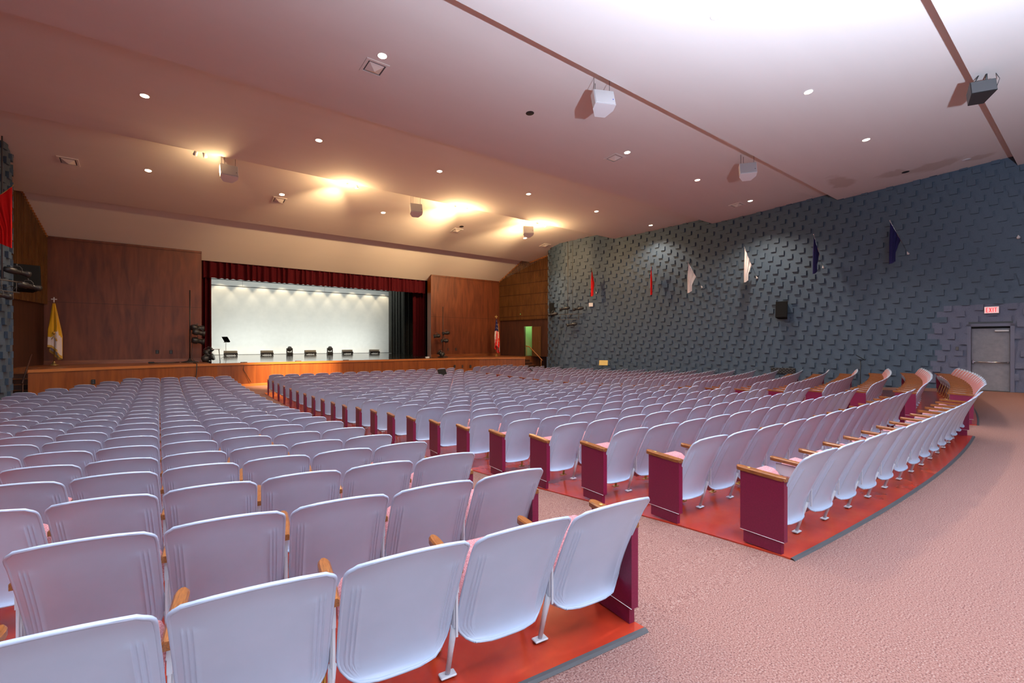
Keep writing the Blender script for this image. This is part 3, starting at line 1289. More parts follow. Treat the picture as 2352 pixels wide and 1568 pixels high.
vent0 = None
for x, y, lb in ((3.86, 10.17, 'square pyramid ceiling vent beside the large near downlight'), (-2.40, 20.95, 'square ceiling vent at the far left near the block wall'),
                 (3.95, 21.14, 'square ceiling vent just below a downlight left of centre stage'), (12.5, 21.13, 'square ceiling vent above the right part of the stage opening'),
                 (18.71, 21.08, 'square ceiling vent near the curved end of the right block wall'), (12.17, 10.19, 'square ceiling vent in the middle of the hall beside a downlight'),
                 (20.68, 10.28, 'square ceiling vent close to the right block wall')):
    if vent0 is None:
        vent0 = empty('ceiling_vent', (0, 0, 0))
        mb = MB()
        for a, b, c, d in ((-.26, -.26, .26, -.20), (-.26, .20, .26, .26), (-.26, -.20, -.20, .20), (.20, -.20, .26, .20)):
            mb.box(((a + c) / 2, (b + d) / 2, -.012), (c - a, d - b, .022))
        mb.build('frame', 'plaster', vent0)
        mb = MB()
        mb.add([(-.20, -.20, -.004), (.20, -.20, -.004), (.20, .20, -.004), (-.20, .20, -.004)], [(3, 2, 1, 0)])
        mb.build('opening', 'dark_grey', vent0)
        mb = MB()
        mb.add([(-.17, -.17, -.015), (.17, -.17, -.015), (.17, .17, -.015), (-.17, .17, -.015), (0, 0, -.10)], [(0, 4, 1), (1, 4, 2), (2, 4, 3), (3, 4, 0)])
        mb.build('diffuser', 'plaster', vent0)
        o = vent0
    else:
        o = vent0.copy()
        COL.objects.link(o)
        for ch in vent0.children:
            c = ch.copy()
            COL.objects.link(c)
            c.parent = o
    o.matrix_world = ceil_matrix(x, y)
    tag(o, lb, 'vent', 'square ceiling vents')


# ------------------------------------------------------------------ hanging loudspeakers
def hung_speaker(loc, rz, top_z, mats_, label, tilt=-.35, sc=1.0, dot='blue_dot', group='loudspeakers hung from the ceiling'):
    root = empty('hanging_loudspeaker', loc, rot=(0, 0, rz))
    Mt = Matrix.Rotation(tilt, 4, 'X') @ Matrix.Scale(sc, 4)
    mb = MB()
    # wedge cabinet, grille face towards -Y
    poly = [(-.26, -.16), (.26, -.16), (.26, .02), (.13, .24), (-.13, .24), (-.26, .02)]
    mb.prism([(x, y) for x, y in poly], -.21, .21, M=Mt)
    mb.build('cabinet', mats_[0], root)
    mb = MB()
    mb.box((0, -.172, 0), (.50, .022, .40), bev=.008, M=Mt)
    mb.build('grille', mats_[1], root)
    mb = MB()
    mb.lathe([(0, 0), (.014, 0), (.014, .004)], 10, M=Mt @ T(.20, -.184, -.07) @ Matrix.Rotation(PI / 2, 4, 'X'))
    mb.build('badge', dot, root)
    mb = MB()
    for x, y in ((-.2, -.05), (.2, -.05), (-.08, .18)):
        p = Mt @ Vector((x, y, .21))
        mb.tube([p, (p.x, p.y, top_z - loc[2])], .006, 5)
    mb.build('suspension_cable', 'black_metal', root)
    tag(root, label, 'loudspeaker', group)


hung_speaker((8.50, 7.50, 7.52), -.45, 8.12, ('white_plastic', 'white_plastic'), 'larger white loudspeaker hung from the second ceiling step, with blue badge')
hung_speaker((15.80, 7.50, 7.52), -.95, 8.12, ('white_plastic', 'grey_plastic'), 'white loudspeaker hung from the ceiling step nearer the right wall', dot='black')
hung_speaker((1.845, 18.2, 7.46), .05, 8.2, ('white_plastic', 'grey_plastic'), 'grey loudspeaker hung from the ceiling far left, beside small spotlights', dot='black')
hung_speaker((8.735, 18.2, 7.42), -.25, 8.2, ('white_plastic', 'grey_plastic'), 'grey loudspeaker hung above the middle of the front seats', dot='black')
hung_speaker((14.99, 18.2, 7.42), -.5, 8.2, ('white_plastic', 'grey_plastic'), 'small grey loudspeaker hung in front of bright spotlights on the right', dot='black')

# black wedge loudspeaker at the top right, on a bracket with loose cable
root = empty('hanging_loudspeaker', (14.85, 1.83, 7.42), rot=(0, 0, -1.1))
mb = MB()
Mt = Matrix.Rotation(-.25, 4, 'X')
mb.prism([(-.22, -.20), (.22, -.20), (.14, .22), (-.14, .22)], -.15, .15, M=Mt)
mb.build('cabinet', 'black_metal', root)
mb = MB()
mb.box((0, -.21, 0), (.42, .02, .28), bev=.006, M=Mt)
mb.build('grille', 'dark_grey', root)
mb = MB()
mb.box((.232, .0, .0), (.012, .26, .02), M=Mt)
mb.build('mounting_rail', 'white_plastic', root)
mb = MB()
mb.tube([(.12, 0, .14), (.12, 0, .72)], .018, 6)
mb.tube([(-.12, 0, .14), (.10, 0, .66)], .012, 6)
mb.build('bracket', 'black_metal', root)
mb = MB()
mb.tube([(.22, .1, .05), (.34, .12, .12), (.38, .1, .28), (.28, .04, .42), (.14, 0, .5)], .006, 6)
mb.build('cable', 'black_metal', root)
tag(root, 'black wedge loudspeaker on a bracket below the ceiling step, top right', 'loudspeaker', 'loudspeakers hung from the ceiling')

# ------------------------------------------------------------------ small spotlights tucked behind the ceiling step nearest the stage
acc = [(.92, 0, 'off', 'left one of the unlit pair of small spotlights, far left'), (1.16, 0, 'off', 'right one of the unlit pair of small spotlights, far left'),
       (5.80, 1, 'on', 'left one of the glowing pair of spotlights left of centre'), (6.12, 1, 'dim', 'right one of the glowing pair of spotlights left of centre'),
       (10.62, 1, 'on', 'left one of the brightest pair of spotlights, mid ceiling step'), (11.2, 1, 'on', 'right one of the brightest pair of spotlights, mid ceiling step'),
       (15.5, 1, 'on', 'left one of the glowing pair behind the small hung loudspeaker'), (15.95, 1, 'on', 'right one of the glowing pair behind the small hung loudspeaker')]
for x, on, st, lb in acc:
    root = empty('accent_spotlight', (x, 18.02, 7.86))
    tgt = Vector((-.15 if x < 1 else .18, .55, -.5))
    if on:
        tgt = Vector((.12, -.05, -1.0)) if st == 'dim' else Vector((-.05, -.62, -.72))
    M = tgt.to_track_quat('Z', 'Y').to_matrix().to_4x4()
    mb = MB()
    mb.lathe([(.03, -.10), (.05, -.09), (.055, 0), (.062, .09), (.058, .09), (.05, .03)], 16, M=M)
    mb.build('housing', 'white_plastic', root)
    mb = MB()
    mb.tube([(0, 0, .0), (0, .01, .26)], .010, 6)
    mb.build('stem', 'white_plastic', root)
    mb = MB()
    mb.lathe([(0, .055), (.052, .056)], 16, M=M)
    mb.build('lamp', 'lamp_glow_hot' if on else 'grey_plastic', root)
    tag(root, lb, 'spotlight', 'small spotlights behind the ceiling step')
    if st == 'on':
        light('accent_lamp', 'POINT', (x, 18.14, 7.45), ACCENT_W * .11, (1.0, .66, .32), size=.06)
        light('accent_wash', 'SPOT', (x, 18.14, 7.55), ACCENT_W * .5, (1.0, .68, .34), target=(x - .8, 25.0, 7.2), size=.08, angle=math.radians(60), blend=1.0)
        tx, ty, tz, k = {5.80: (5.2, 24.0, .25, 14.0), 10.62: (4.6, 26.8, 4.6, .8), 11.2: (11.0, 26.8, 5.6, .6), 15.5: (15.5, 26.8, 3.5, .25), 15.95: (18.8, 24.6, 4.8, .5)}[x]
        light('accent_beam', 'SPOT', (x, 18.12, 7.62), ACCENT_W * k, (1.0, .66, .32), target=(tx, ty, tz), size=.06, angle=math.radians(30 if k > 5 else 46), blend=1.0)
light('accent_lamp', 'POINT', (1.6, 18.14, 7.45), ACCENT_W * .16, (1.0, .68, .34), size=.06)
# a warm lamp over the cross aisle by the exit, outside the picture
light('downlight_lamp', 'SPOT', (20.8, -.6, 7.9), 1500, (1.0, .58, .27), target=(20.8, -.4, 0), size=.09, angle=math.radians(80), blend=.8)


# ------------------------------------------------------------------ flags on the right wall
def drape(name, top0, top1, bot_dir, drop0, drop1, mm, parent, folds=3.0, amp=.05, gather=.35):
    """cloth hung from the line top0-top1, falling drop0/drop1 at its two ends, gathered towards top0"""
    mb = MB()
    nu, nv_ = 25, 18
    a, b = Vector(top0), Vector(top1)
    side = (b - a)
    hz = Vector((side.x, side.y, 0))
    nrm = Vector((-hz.y, hz.x, 0))
    nrm = nrm.normalized() if nrm.length > 1e-5 else Vector((1, 0, 0))
    front = []
    for j in range(nv_):
        t = j / (nv_ - 1)
        r = []
        for i in range(nu):
            s_ = i / (nu - 1)
            p = a.lerp(b, s_)
            x_ = hz * (s_ * (gather - 1) * min(1, t * 1.6) * .9)
            dz = (drop0 + (drop1 - drop0) * s_) * t
            wob = amp * min(1, t * 2 + .15) * math.sin(s_ * folds * 2 * PI + .5 * t)
            q = Vector((p.x, p.y, p.z)) + x_ + nrm * wob
            q.z = p.z - dz
            r.append(tuple(q))
        front.append(r)
    mb.grid(front, 0, True)
    mb.grid([[(p[0] + nrm.x * .004, p[1] + nrm.y * .004, p[2]) for p in r] for r in front], 0, True, flip=True)
    return mb.build(name, mm, parent)


def wall_flag(br, tip, mm, label, group, clothlen=1.55):
    root = empty('wall_flag', br)
    b, t = Vector((0, 0, 0)), Vector(tip) - Vector(br)
    mb = MB()
    mb.tube([b, t], [.012, .009], 8)
    mb.lathe([(0, .0), (.02, .01), (.02, .03), (0, .05)], 10, M=T(*t))
    mb.build('pole', 'chrome' if mm != 'red_cloth' else 'brass', root)
    mb = MB()
    mb.lathe([(.045, -.02), (.04, .03), (.02, .05), (.018, .1)], 12, M=aim(b, t))
    mb.build('bracket', 'white_plastic', root)
    p1 = b.lerp(t, .42)
    top0 = b.lerp(t, .985)
    drop0, drop1 = clothlen, clothlen - (top0.z - p1.z) - .12
    drape('cloth', top0, p1, None, drop0, drop1, mm, root)
    tag(root, label, 'flag', group)


GF = 'flags on angled poles along the block wall'
wall_flag((20.53, 18.57, 4.662), (19.676, 18.148, 5.938), 'red_cloth', 'red flag nearest the stage on the right block wall', GF)
wall_flag((21.70, 15.54, 4.60), (20.882, 14.979, 5.838), 'red_cloth', 'second red flag on the right wall, next to a white flag', GF)
wall_flag((22.30, 12.90, 4.582), (21.305, 13.092, 5.807), 'white_cloth', 'white flag beside the second red flag on the right wall', GF)
wall_flag((22.66, 10.30, 4.797), (21.702, 10.434, 6.15), 'white_cloth', 'larger white flag between the white and navy flags, above wall loudspeaker', GF, 1.6)
wall_flag((22.90, 7.615, 4.973), (21.948, 7.653, 6.258), 'navy_cloth', 'navy flag next to the larger white flag on the right wall', GF, 1.62)
wall_flag((23.13, 4.803, 5.174), (22.156, 5.147, 6.354), 'navy_cloth', 'rightmost navy flag high on the right block wall', GF, 1.62)
# the matching red flag on the left wall end, cut by the frame
wall_flag((-4.43, 19.3, 4.95), (-3.36, 19.25, 6.22), 'red_cloth', 'red flag on the left block wall at the frame edge', 'flags on angled poles along the block wall', 1.78)
root = empty('flag_bracket', (23.36, 1.93, 5.31))
mb = MB()
mb.lathe([(.05, -.02), (.045, .04), (.02, .06), (.018, .10)], 12, M=aim((0, 0, 0), (-1, 0, 1)))
mb.build('socket', 'white_plastic', root)
tag(root, 'empty white flag bracket high on the right wall above the exit', 'bracket')

# ------------------------------------------------------------------ loudspeakers, light racks and fittings on the walls


def wall_speaker(loc, rz, size, label, name='wall_loudspeaker'):
    root = empty(name, loc, rz)
    sx, sy, sz = size
    Mt = Matrix.Rotation(-.16, 4, 'X')
    mb = MB()
    mb.prism([(-sx / 2, -sy / 2), (sx / 2, -sy / 2), (sx * .36, sy / 2), (-sx * .36, sy / 2)], -sz / 2, sz / 2, M=Mt)
    mb.build('cabinet', 'matt_black', root)
    mb = MB()
    mb.box((0, -sy / 2 - .008, 0), (sx * .94, .016, sz * .95), bev=.005, M=Mt)
    mb.build('grille', 'matt_black', root)
    mb = MB()
    mb.box((0, sy / 2 + .06, -.02), (.10, .16, .12))
    mb.build('wall_bracket', 'dark_grey', root)
    tag(root, label, 'loudspeaker', 'black wall loudspeakers')
    return root


wall_speaker((22.52, 9.12, 3.19), -1.35, (.48, .40, .74), 'black loudspeaker on the right block wall below the larger white flag')
wall_speaker((19.42, 21.15, 3.78), -.55, (.50, .45, .74), 'black loudspeaker at the curved end of the right wall')
wall_speaker((-3.60, 21.9, 3.84), .35, (.75, .5, .82), 'black loudspeaker against the far left slatted screen')


def stage_lamp(loc, direction, label, group, length=.42, r=.10, name='stage_lamp', mm='black_metal'):
    root = empty(name, loc)
    M = Vector(direction).to_track_quat('Z', 'Y').to_matrix().to_4x4()
    L_ = length
    mb = MB()
    mb.lathe([(.03, -L_ * .5), (r * .8, -L_ * .47), (r, -L_ * .30), (r, -L_ * .05), (r * .72, 0), (r * .72, L_ * .3), (r * .95, L_ * .34), (r * .95, L_ * .5), (r * .8, L_ * .5)], 14, M=M)
    mb.build('housing', mm, root)
    mb = MB()
    mb.lathe([(0, L_ * .40), (r * .82, L_ * .40)], 14, M=M)
    mb.build('lens', 'grey_plastic', root)
    mb = MB()
    mb.tube([(-r * 1.15, 0, -.02), (-r * 1.15, 0, .10), (-r * .6, 0, .17), (r * .6, 0, .17), (r * 1.15, 0, .10), (r * 1.15, 0, -.02)], .010, 5)
    mb.tube([(0, 0, .17), (0, 0, .23)], .018, 6)
    mb.build('yoke', 'dark_grey', root)
    tag(root, label, 'stage lamp', group)
    return root


def rig(cx_, cy_, cz_, nrm, tan, label, ztop, mir=1):
    root = empty('lighting_rig', (cx_, cy_, cz_))
    n_, t_ = Vector(nrm), Vector(tan)
    o_ = n_ * .45
    mb = MB()
    for s in (-.18, .12):
        p = o_ + t_ * s
        mb.tube([p, p + Vector((0, 0, ztop - cz_))], .012 if s < 0 else .02, 6)
    mb.build('drop_pipe', 'dark_grey', root)
    mb = MB()
    mb.tube([o_ - t_ * .75, o_ + t_ * .75], .022, 8)
    mb.tube([o_ - t_ * .6 + Vector((0, 0, -.32)), o_ + t_ * .7 + Vector((0, 0, -.32))], .018, 8)
    for s in (-.55, .1, .6):
        mb.tube([o_ + t_ * s, o_ + t_ * s + Vector((0, 0, -.32))], .014, 6)
    mb.build('crossbar', 'dark_grey', root)
    mb = MB()
    mb.box(tuple(n_ * .22), (.10, .10, .10))
    mb.tube([n_ * .0, o_], .02, 6)
    mb.build('wall_arm', 'dark_grey', root)
    mb = MB()
    pts = [o_ + t_ * (-.6 + .1 * k) + Vector((0, 0, -.12 - .16 * math.sin(k * 1.3) ** 2)) for k in range(14)]
    mb.tube(pts, .008, 5)
    mb.build('cable', 'black', root)
    tag(root, label, 'lighting rig', 'wall lighting rigs')


RN, RT = Vector((-.89, -.45, 0)), Vector((-.45, .89, 0))
C0 = Vector((19.78, 19.82, 3.42))
rig(C0.x, C0.y, C0.z, RN, RT, 'pipe lighting rig hung in front of the curved right wall end', 7.75)
GL = 'stage lamps on the right wall rig'
for k, (s, dz, lb) in enumerate(((-.55, .30, 'black stage lamp at upper right of the right wall rig'), (.30, .34, 'black stage lamp at upper left of the right wall rig'),
                                 (1.05, .02, 'black stage lamp furthest left on right wall rig, near wall loudspeaker'), (-.15, -.62, 'black stage lamp lowest on the right wall rig'))):
    p = C0 + RN * .5 + RT * s + Vector((0, 0, dz))
    stage_lamp(tuple(p), (-.75, .62, -.16), lb, GL, .62, .095)
LN, LT = Vector((.89, -.45, 0)), Vector((.45, .89, 0))
C1 = Vector((2 * XC - 19.78, 19.82, 3.55))
rig(C1.x, C1.y, C1.z, LN, LT, 'pipe lighting rig on the left wall end at the frame edge', 7.75)
for k, (s, dz, lb) in enumerate(((.55, .30, 'brownish stage lamp on top of the left wall rig'), (.95, -.08, 'brownish stage lamp in the middle of left wall rig'), (-.1, -.45, 'brownish stage lamp lowest on the left wall rig'))):
    p = C1 + LN * .5 + LT * s + Vector((0, 0, dz))
    stage_lamp(tuple(p), (.8, .6, -.16), lb, 'stage lamps on the left wall rig', .62, .095)

# wall fittings
nR = math.atan2(-.085, -.996)


RELIEF = .082


def wall_box(y, z, size, mm, name, label, cat, group=None, proud=.0):
    p, n = wall_at(wall_u(y))
    mb = MB()
    mb.box((0, 0, 0), (size[0], size[1], size[2]), bev=.006)
    o = mb.build(name, mm, None, (p.x + n.x * (RELIEF + size[1] / 2 + proud), p.y + n.y * (RELIEF + size[1] / 2 + proud), z), (0, 0, math.atan2(n.y, n.x) - PI / 2))
    tag(o, label, cat, group)
    return o


wall_box(18.85, 3.97, (.24, .08, .22), 'white_plastic', 'junction_box', 'small square white box on the wall under the nearest-stage red flag', 'wall box')
wall_box(3.44, 1.50, (.08, .04, .13), 'dark_grey', 'light_switch', 'dark switch plate on the wall left of the exit door', 'switch')
wall_box(4.15, .62, (.09, .03, .14), 'frame_paint', 'outlet', 'blue grey outlet low on the wall left of the exit door', 'outlet')
root = empty('wall_vent', (22.745, 9.18, .42), math.atan2(-.085, -.996) - PI / 2)
mb = MB()
mb.box((0, 0, 0), (1.02, .03, .27), bev=.01)
mb.build('frame', 'black_metal', root)
mb = MB()
for k in range(14):
    for q_ in range(4):
        if (k + q_) % 2 == 0:
            mb.box((-.455 + k * .07, .018, -.095 + q_ * .063), (.05, .012, .04))
mb.build('grille', 'dark_grey', root)
tag(root, 'black perforated vent grille low on the right block wall', 'vent')

# exit door in the right wall
p, n = wall_at(wall_u(2.605))
ang = math.atan2(n.y, n.x) - PI / 2
root = empty('door_1', (p.x, p.y, 0), ang)          # local +Y into the hall, local X along the wall
structure(root, 'grey steel exit door in the right block wall', 'door')
mb = MB()
mb.box((.53, -.03, 1.19), (.10, .24, 2.38))
mb.box((-.53, -.03, 1.19), (.10, .24, 2.38))
mb.box((0, -.03, 2.34), (1.16, .24, .10))
mb.build('door_frame', 'frame_paint', root)
lf = MB()
lf.box((0, -.10, 1.115), (.95, .05, 2.21), bev=.004)
lf = lf.build('door_leaf', 'door_paint', root)
mb = MB()
mb.tube([(-.42, .0, 1.02), (.43, .0, 1.02)], .020, 10)
mb.box((.43, -.03, 1.02), (.06, .10, .12), bev=.01)
mb.box((-.43, -.04, 1.02), (.05, .08, .07), bev=.01)
mb.build('push_bar', 'chrome', lf)
mb = MB()
mb.box((-.28, -.03, 2.13), (.34, .07, .055), bev=.008)
mb.build('door_closer', 'white_plastic', lf)
mb = MB()
mb.box((0, -.02, -.01), (.96, .26, .03))
mb.build('threshold', 'rubber', root)
mb = MB()
mb.add([(-.6, -.16, 0), (.6, -.16, 0), (.6, -.16, 2.4), (-.6, -.16, 2.4)], [(0, 1, 2, 3)])
mb.build('backing', 'black', root)

# exit sign
p, n = wall_at(wall_u(2.57))
root = empty('exit_sign', (p.x + n.x * (RELIEF + .03), p.y + n.y * (RELIEF + .03), 2.863), math.atan2(n.y, n.x) - PI / 2)
mb = MB()
mb.box((0, 0, 0), (.36, .06, .235), bev=.006)
mb.build('housing', 'white_plastic', root)
mb = MB()
mb.box((0, .032, 0), (.345, .006, .22))
mb.build('lit_face', 'exit_face', root)
mb = MB()


def stroke(x0, z0_, x1, z1_, wd):
    d = Vector((x1 - x0, z1_ - z0_))
    q = Vector((-d.y, d.x)).normalized() * wd / 2
    pts = [(x0 + q.x, z0_ + q.y), (x0 - q.x, z0_ - q.y), (x1 - q.x, z1_ - q.y), (x1 + q.x, z1_ + q.y)]
    vs = [(-px, yy, pz) for yy in (.035, .039) for px, pz in pts]
    mb.add(vs, [(0, 1, 2, 3), (7, 6, 5, 4)] + [(k, k + 4, (k + 1) % 4 + 4, (k + 1) % 4) for k in range(4)])


hh, wl, st = .078, .022, .019
for cx_, segs in ((-.105, ((-wl, -hh, -wl, hh), (-wl - .009, hh - .009, wl, hh - .009), (-wl, 0, wl * .8, 0), (-wl - .009, -hh + .009, wl, -hh + .009))),
                  (-.028, ((-wl - .005, -hh, wl + .005, hh), (-wl - .005, hh, wl + .005, -hh))),
                  (.036, ((0, -hh, 0, hh),)),
                  (.098, ((0, -hh, 0, hh), (-wl - .012, hh - .009, wl + .012, hh - .009)))):
    for (x0, za, x1, zb) in segs:
        stroke(cx_ + x0, za, cx_ + x1, zb, st)
mb.build('lettering', 'exit_letters', root)
tag(root, 'lit EXIT sign with red letters above the grey door', 'exit sign')


# ------------------------------------------------------------------ music stands
def music_stand(loc, rz, h_, tilt, mm, label, desk=(.50, .34), base='black_metal'):
    root = empty('music_stand', loc, rz)
    mb = MB()
    mb.tube([(0, 0, .10), (0, 0, h_ - .12)], .011, 8)
    mb.build('pole', base, root)
    mb = MB()
    for k in range(3):
        a = 2 * PI * k / 3 + .4
        mb.tube([(0, 0, .16), (.13 * math.cos(a), .13 * math.sin(a), .10), (.27 * math.cos(a), .27 * math.sin(a), .012)], .010, 6)
    mb.build('tripod_base', base, root)
    mb = MB()
    Mt = T(0, 0, h_) @ Matrix.Rotation(tilt, 4, 'X')
    mb.box((0, 0, 0), (desk[0], .014, desk[1]), bev=.004, M=Mt)
    mb.box((0, -.03, -desk[1] / 2), (desk[0], .06, .010), M=Mt)
    mb.build('desk', mm, root)
    tag(root, label, 'music stand', 'music stands')


music_stand((3.06, 31.5, ZS), -1.05, 1.12, .55, 'matt_black', 'black music stand on the stage before the white backdrop, left', base='grey_plastic')
music_stand((14.35, 30.0, ZS), .3, 1.15, .35, 'dark_grey', 'dark music stand on the stage in front of the black leg curtains', base='grey_plastic')
music_stand((10.1, 18.33, floor_z(10.1, 18.33)), .25, .86, -.5, 'matt_black', 'black music stand among the front seats of the centre block')
music_stand((15.3, 18.25, floor_z(15.3, 18.25)), .87, .80, -.85, 'matt_black', 'tilted black music stand among the front seats of the right block')
music_stand((22.25, 6.1, floor_z(22.25, 6.1)), .26, 1.25, -.96, 'matt_black', 'black music stand with flat tilted desk by the right block wall')
music_stand((20.4, 17.9, floor_z(20.4, 17.9)), -1.0, 1.10, -.25, 'gold_leaf', 'music stand with shiny gold desk below the right wall flags', desk=(.50, .30))

# ------------------------------------------------------------------ things on the stage
unit0 = None
for k, (x, lb) in enumerate(((3.98, 'long floor light box leftmost before the white backdrop, behind music stand'), (6.28, 'long floor light box second from left, between two music-free gaps'),
                             (9.31, 'long floor light box in the middle, between the two moving heads'), (12.17, 'long floor light box right of the second moving head'),
                             (14.43, 'long floor light box nearest the black leg curtains'))):
    if k == 1:
        lb = 'long floor light box left of the first moving head'
    if unit0 is None:
        unit0 = empty('floor_light_box', (0, 0, 0))
        mb = MB()
        mb.box((0, 0, .11), (.84, .34, .16), bev=.015)
        mb.build('housing', 'black_metal', unit0)
        mb = MB()
        mb.box((0, .06, .27), (.82, .22, .16), bev=.015, M=T(0, 0, 0))
        mb.build('reflector_hood', 'beige_metal', unit0)
        for s in (-.16, -.06, .06, .2):
            mb = MB()
            mb.box((s, -.178, .07), (.05, .012, .035))
            mb.build('connector', 'white_plastic', unit0)
        for s in (-.36, .36):
            mb = MB()
            mb.box((s, 0, .015), (.07, .30, .03))
            mb.build('foot', 'black_metal', unit0)
        o = unit0
    else:
        o = unit0.copy()
        COL.objects.link(o)
        for ch in unit0.children:
            c = ch.copy()
            COL.objects.link(c)
            c.parent = o
    o.location = (x, 38.0, ZS)
    light('floor_wash_lamp', 'AREA', (x, 38.25, ZS + .38), 40, (.96, 1.0, .96), target=(x, 41, 2.2), size=.3)
    tag(o, lb, 'floor light', 'floor light boxes along the backdrop')

for x, lb in ((7.82, 'moving head light left of centre on the stage floor'), (10.78, 'moving head light right of centre on the stage floor')):
    root = empty('moving_head_light', (x, 38.0, ZS))
    mb = MB()
    mb.box((0, 0, .08), (.42, .36, .16), bev=.02)
    mb.build('base', 'black_metal', root)
    mb = MB()
    for s in (-1, 1):
        mb.box((s * .185, 0, .33), (.06, .16, .36), bev=.015)
    mb.box((0, 0, .19), (.40, .18, .05), bev=.01)
    mb.build('yoke', 'dark_grey', root)
    mb = MB()
    mb.lathe([(.07, -.17), (.13, -.14), (.155, 0), (.14, .12), (.12, .18), (.10, .18)], 16, M=T(0, 0, .43) @ Matrix.Rotation(.5, 4, 'X'))
    mb.build('head', 'dark_grey', root)
    tag(root, lb, 'moving light', 'moving head lights')


def light_tree(loc, h_, label, offs=0.0):
    root = empty('lighting_stand', loc)
    mb = MB()
    mb.tube([(0, 0, .08), (0, 0, h_)], .024, 8)
    mb.build('pole', 'black_metal', root)
    mb = MB()
    mb.lathe([(.34, 0), (.34, .03), (.12, .07), (.05, .14), (.03, .2)], 20)
    mb.build('base', 'black_metal', root)
    mb = MB()
    mb.tube([(0, 0, h_ * .5), (.1 + offs, -.1, h_ * .28), (.06, -.05, .2), (.2, -.2, .03)], .012, 6)
    mb.build('cable', 'black', root)
    tag(root, label, 'lighting stand', 'lighting stands on the stage')


light_tree((1.10, 26.0, ZS), 3.35, 'tall black lighting stand left of the stage opening')
GT = 'lamps on the left lighting stand'
stage_lamp((1.38, 25.95, 2.40), (.9, .3, -.1), 'upper cluster lamp on the left lighting stand', GT, .52, .15)
stage_lamp((1.42, 25.7, 2.18), (.9, .1, -.2), 'middle cluster lamp on the left lighting stand', GT, .50, .14)
stage_lamp((1.40, 25.95, 1.80), (.9, .2, -.15), 'lowest lamp on the left lighting stand', GT, .50, .15)
light_tree((14.36, 26.0, ZS), 3.22, 'tall black lighting stand right of the stage opening', .05)
GT = 'lamps on the right lighting stand'
stage_lamp((13.94, 26.0, 2.14), (-.9, .3, -.1), 'left pointing lamp on the right lighting stand', GT, .42, .12)
stage_lamp((14.56, 25.95, 2.34), (-.95, .1, -.1), 'upper lamp of two beside the right lighting stand pole', GT, .46, .12)
stage_lamp((14.48, 25.95, 1.84), (-.95, .1, 0), 'lower lamp of two beside the right lighting stand pole', GT, .46, .12)
stage_lamp((14.06, 25.7, 1.02), (-.6, .3, .5), 'black lamp resting on the deck at the right stand foot', 'lamps lying on the stage deck', .44, .17)
stage_lamp((1.82, 26.2, 1.30), (.5, .1, .55), 'black lamp stacked upper at the left curtain foot', 'lamps lying on the stage deck', .42, .15)
stage_lamp((1.80, 26.0, .98), (.6, -.2, .2), 'black lamp on the deck at the left curtain foot', 'lamps lying on the stage deck', .5, .17)

root = empty('stool', (2.10, 26.0, ZS))
mb = MB()
mb.box((0, 0, .60), (.34, .30, .03), bev=.008)
mb.build('seat', 'grey_plastic', root)
for a, b in ((-.14, -.12), (.14, -.12), (-.14, .12), (.14, .12)):
    mb = MB()
    mb.tube([(a, b, .59), (a * 1.35, b * 1.3, 0)], .010, 6)
    mb.build('leg', 'dark_grey', root)
tag(root, 'thin legged metal stool beside the left red curtain', 'stool')
for x, lb in ((3.06, 'brown floor pocket lid on the stage edge, leftmost'), (5.38, 'brown floor pocket lid on the stage edge, middle'), (7.69, 'brown floor pocket lid on the stage edge, rightmost')):
    mb = MB()
    mb.box((0, 0, .012), (.26, .16, .03), bev=.006)
    tag(mb.build('floor_pocket', 'dark_wood', None, (x, 24.25, ZS)), lb, 'floor pocket', 'floor pockets on the stage edge')
mb = MB()
mb.box((0, 0, .045), (.22, .12, .09), bev=.01)
tag(mb.build('small_box', 'white_plastic', None, (12.60, 24.7, ZS)), 'small white box on the stage edge near the right curtain', 'box')
for pts, lb in (([(1.19, 25.0, .815), (1.25, 24.0, .815), (1.25, 23.70, .80), (1.24, 23.68, .5), (1.2, 23.66, .1), (1.22, 23.5, -.2)], 'black cable hanging over the stage edge below the left stand'),
                ([(3.06, 24.2, .82), (3.05, 23.96, .80), (3.0, 23.94, .5), (3.15, 23.92, .2), (3.3, 23.9, -.1)], 'thin cable hanging down the stage front from a floor pocket')):
    mb = MB()
    mb.tube(pts, .018 if 'black' in lb else .010, 6)
    tag(mb.build('cable', 'black'), lb, 'cable', 'cables on the stage front')
mb = MB()
mb.tube([(-.35, 25.6, .82), (0, 25.5, .825), (.35, 25.55, .82), (.7, 25.9, .82)], .018, 6)
mb.box((-.30, 25.55, .84), (.22, .12, .07), bev=.02)
tag(mb.build('cable_reel', 'black'), 'black cable and plug lying on the left apron', 'cable')


def outlet(x, y, z, label, mm='black'):
    root = empty('outlet', (x, y, z))
    mb = MB()
    mb.box((0, 0, 0), (.12, .02, .17), bev=.004)
    mb.build('plate', mm, root)
    for s in (-.035, .035):
        mb = MB()
        mb.box((0, -.011, s), (.045, .006, .04))
        mb.build('socket', 'dark_grey', root)
    tag(root, label, 'outlet', 'electrical outlets')


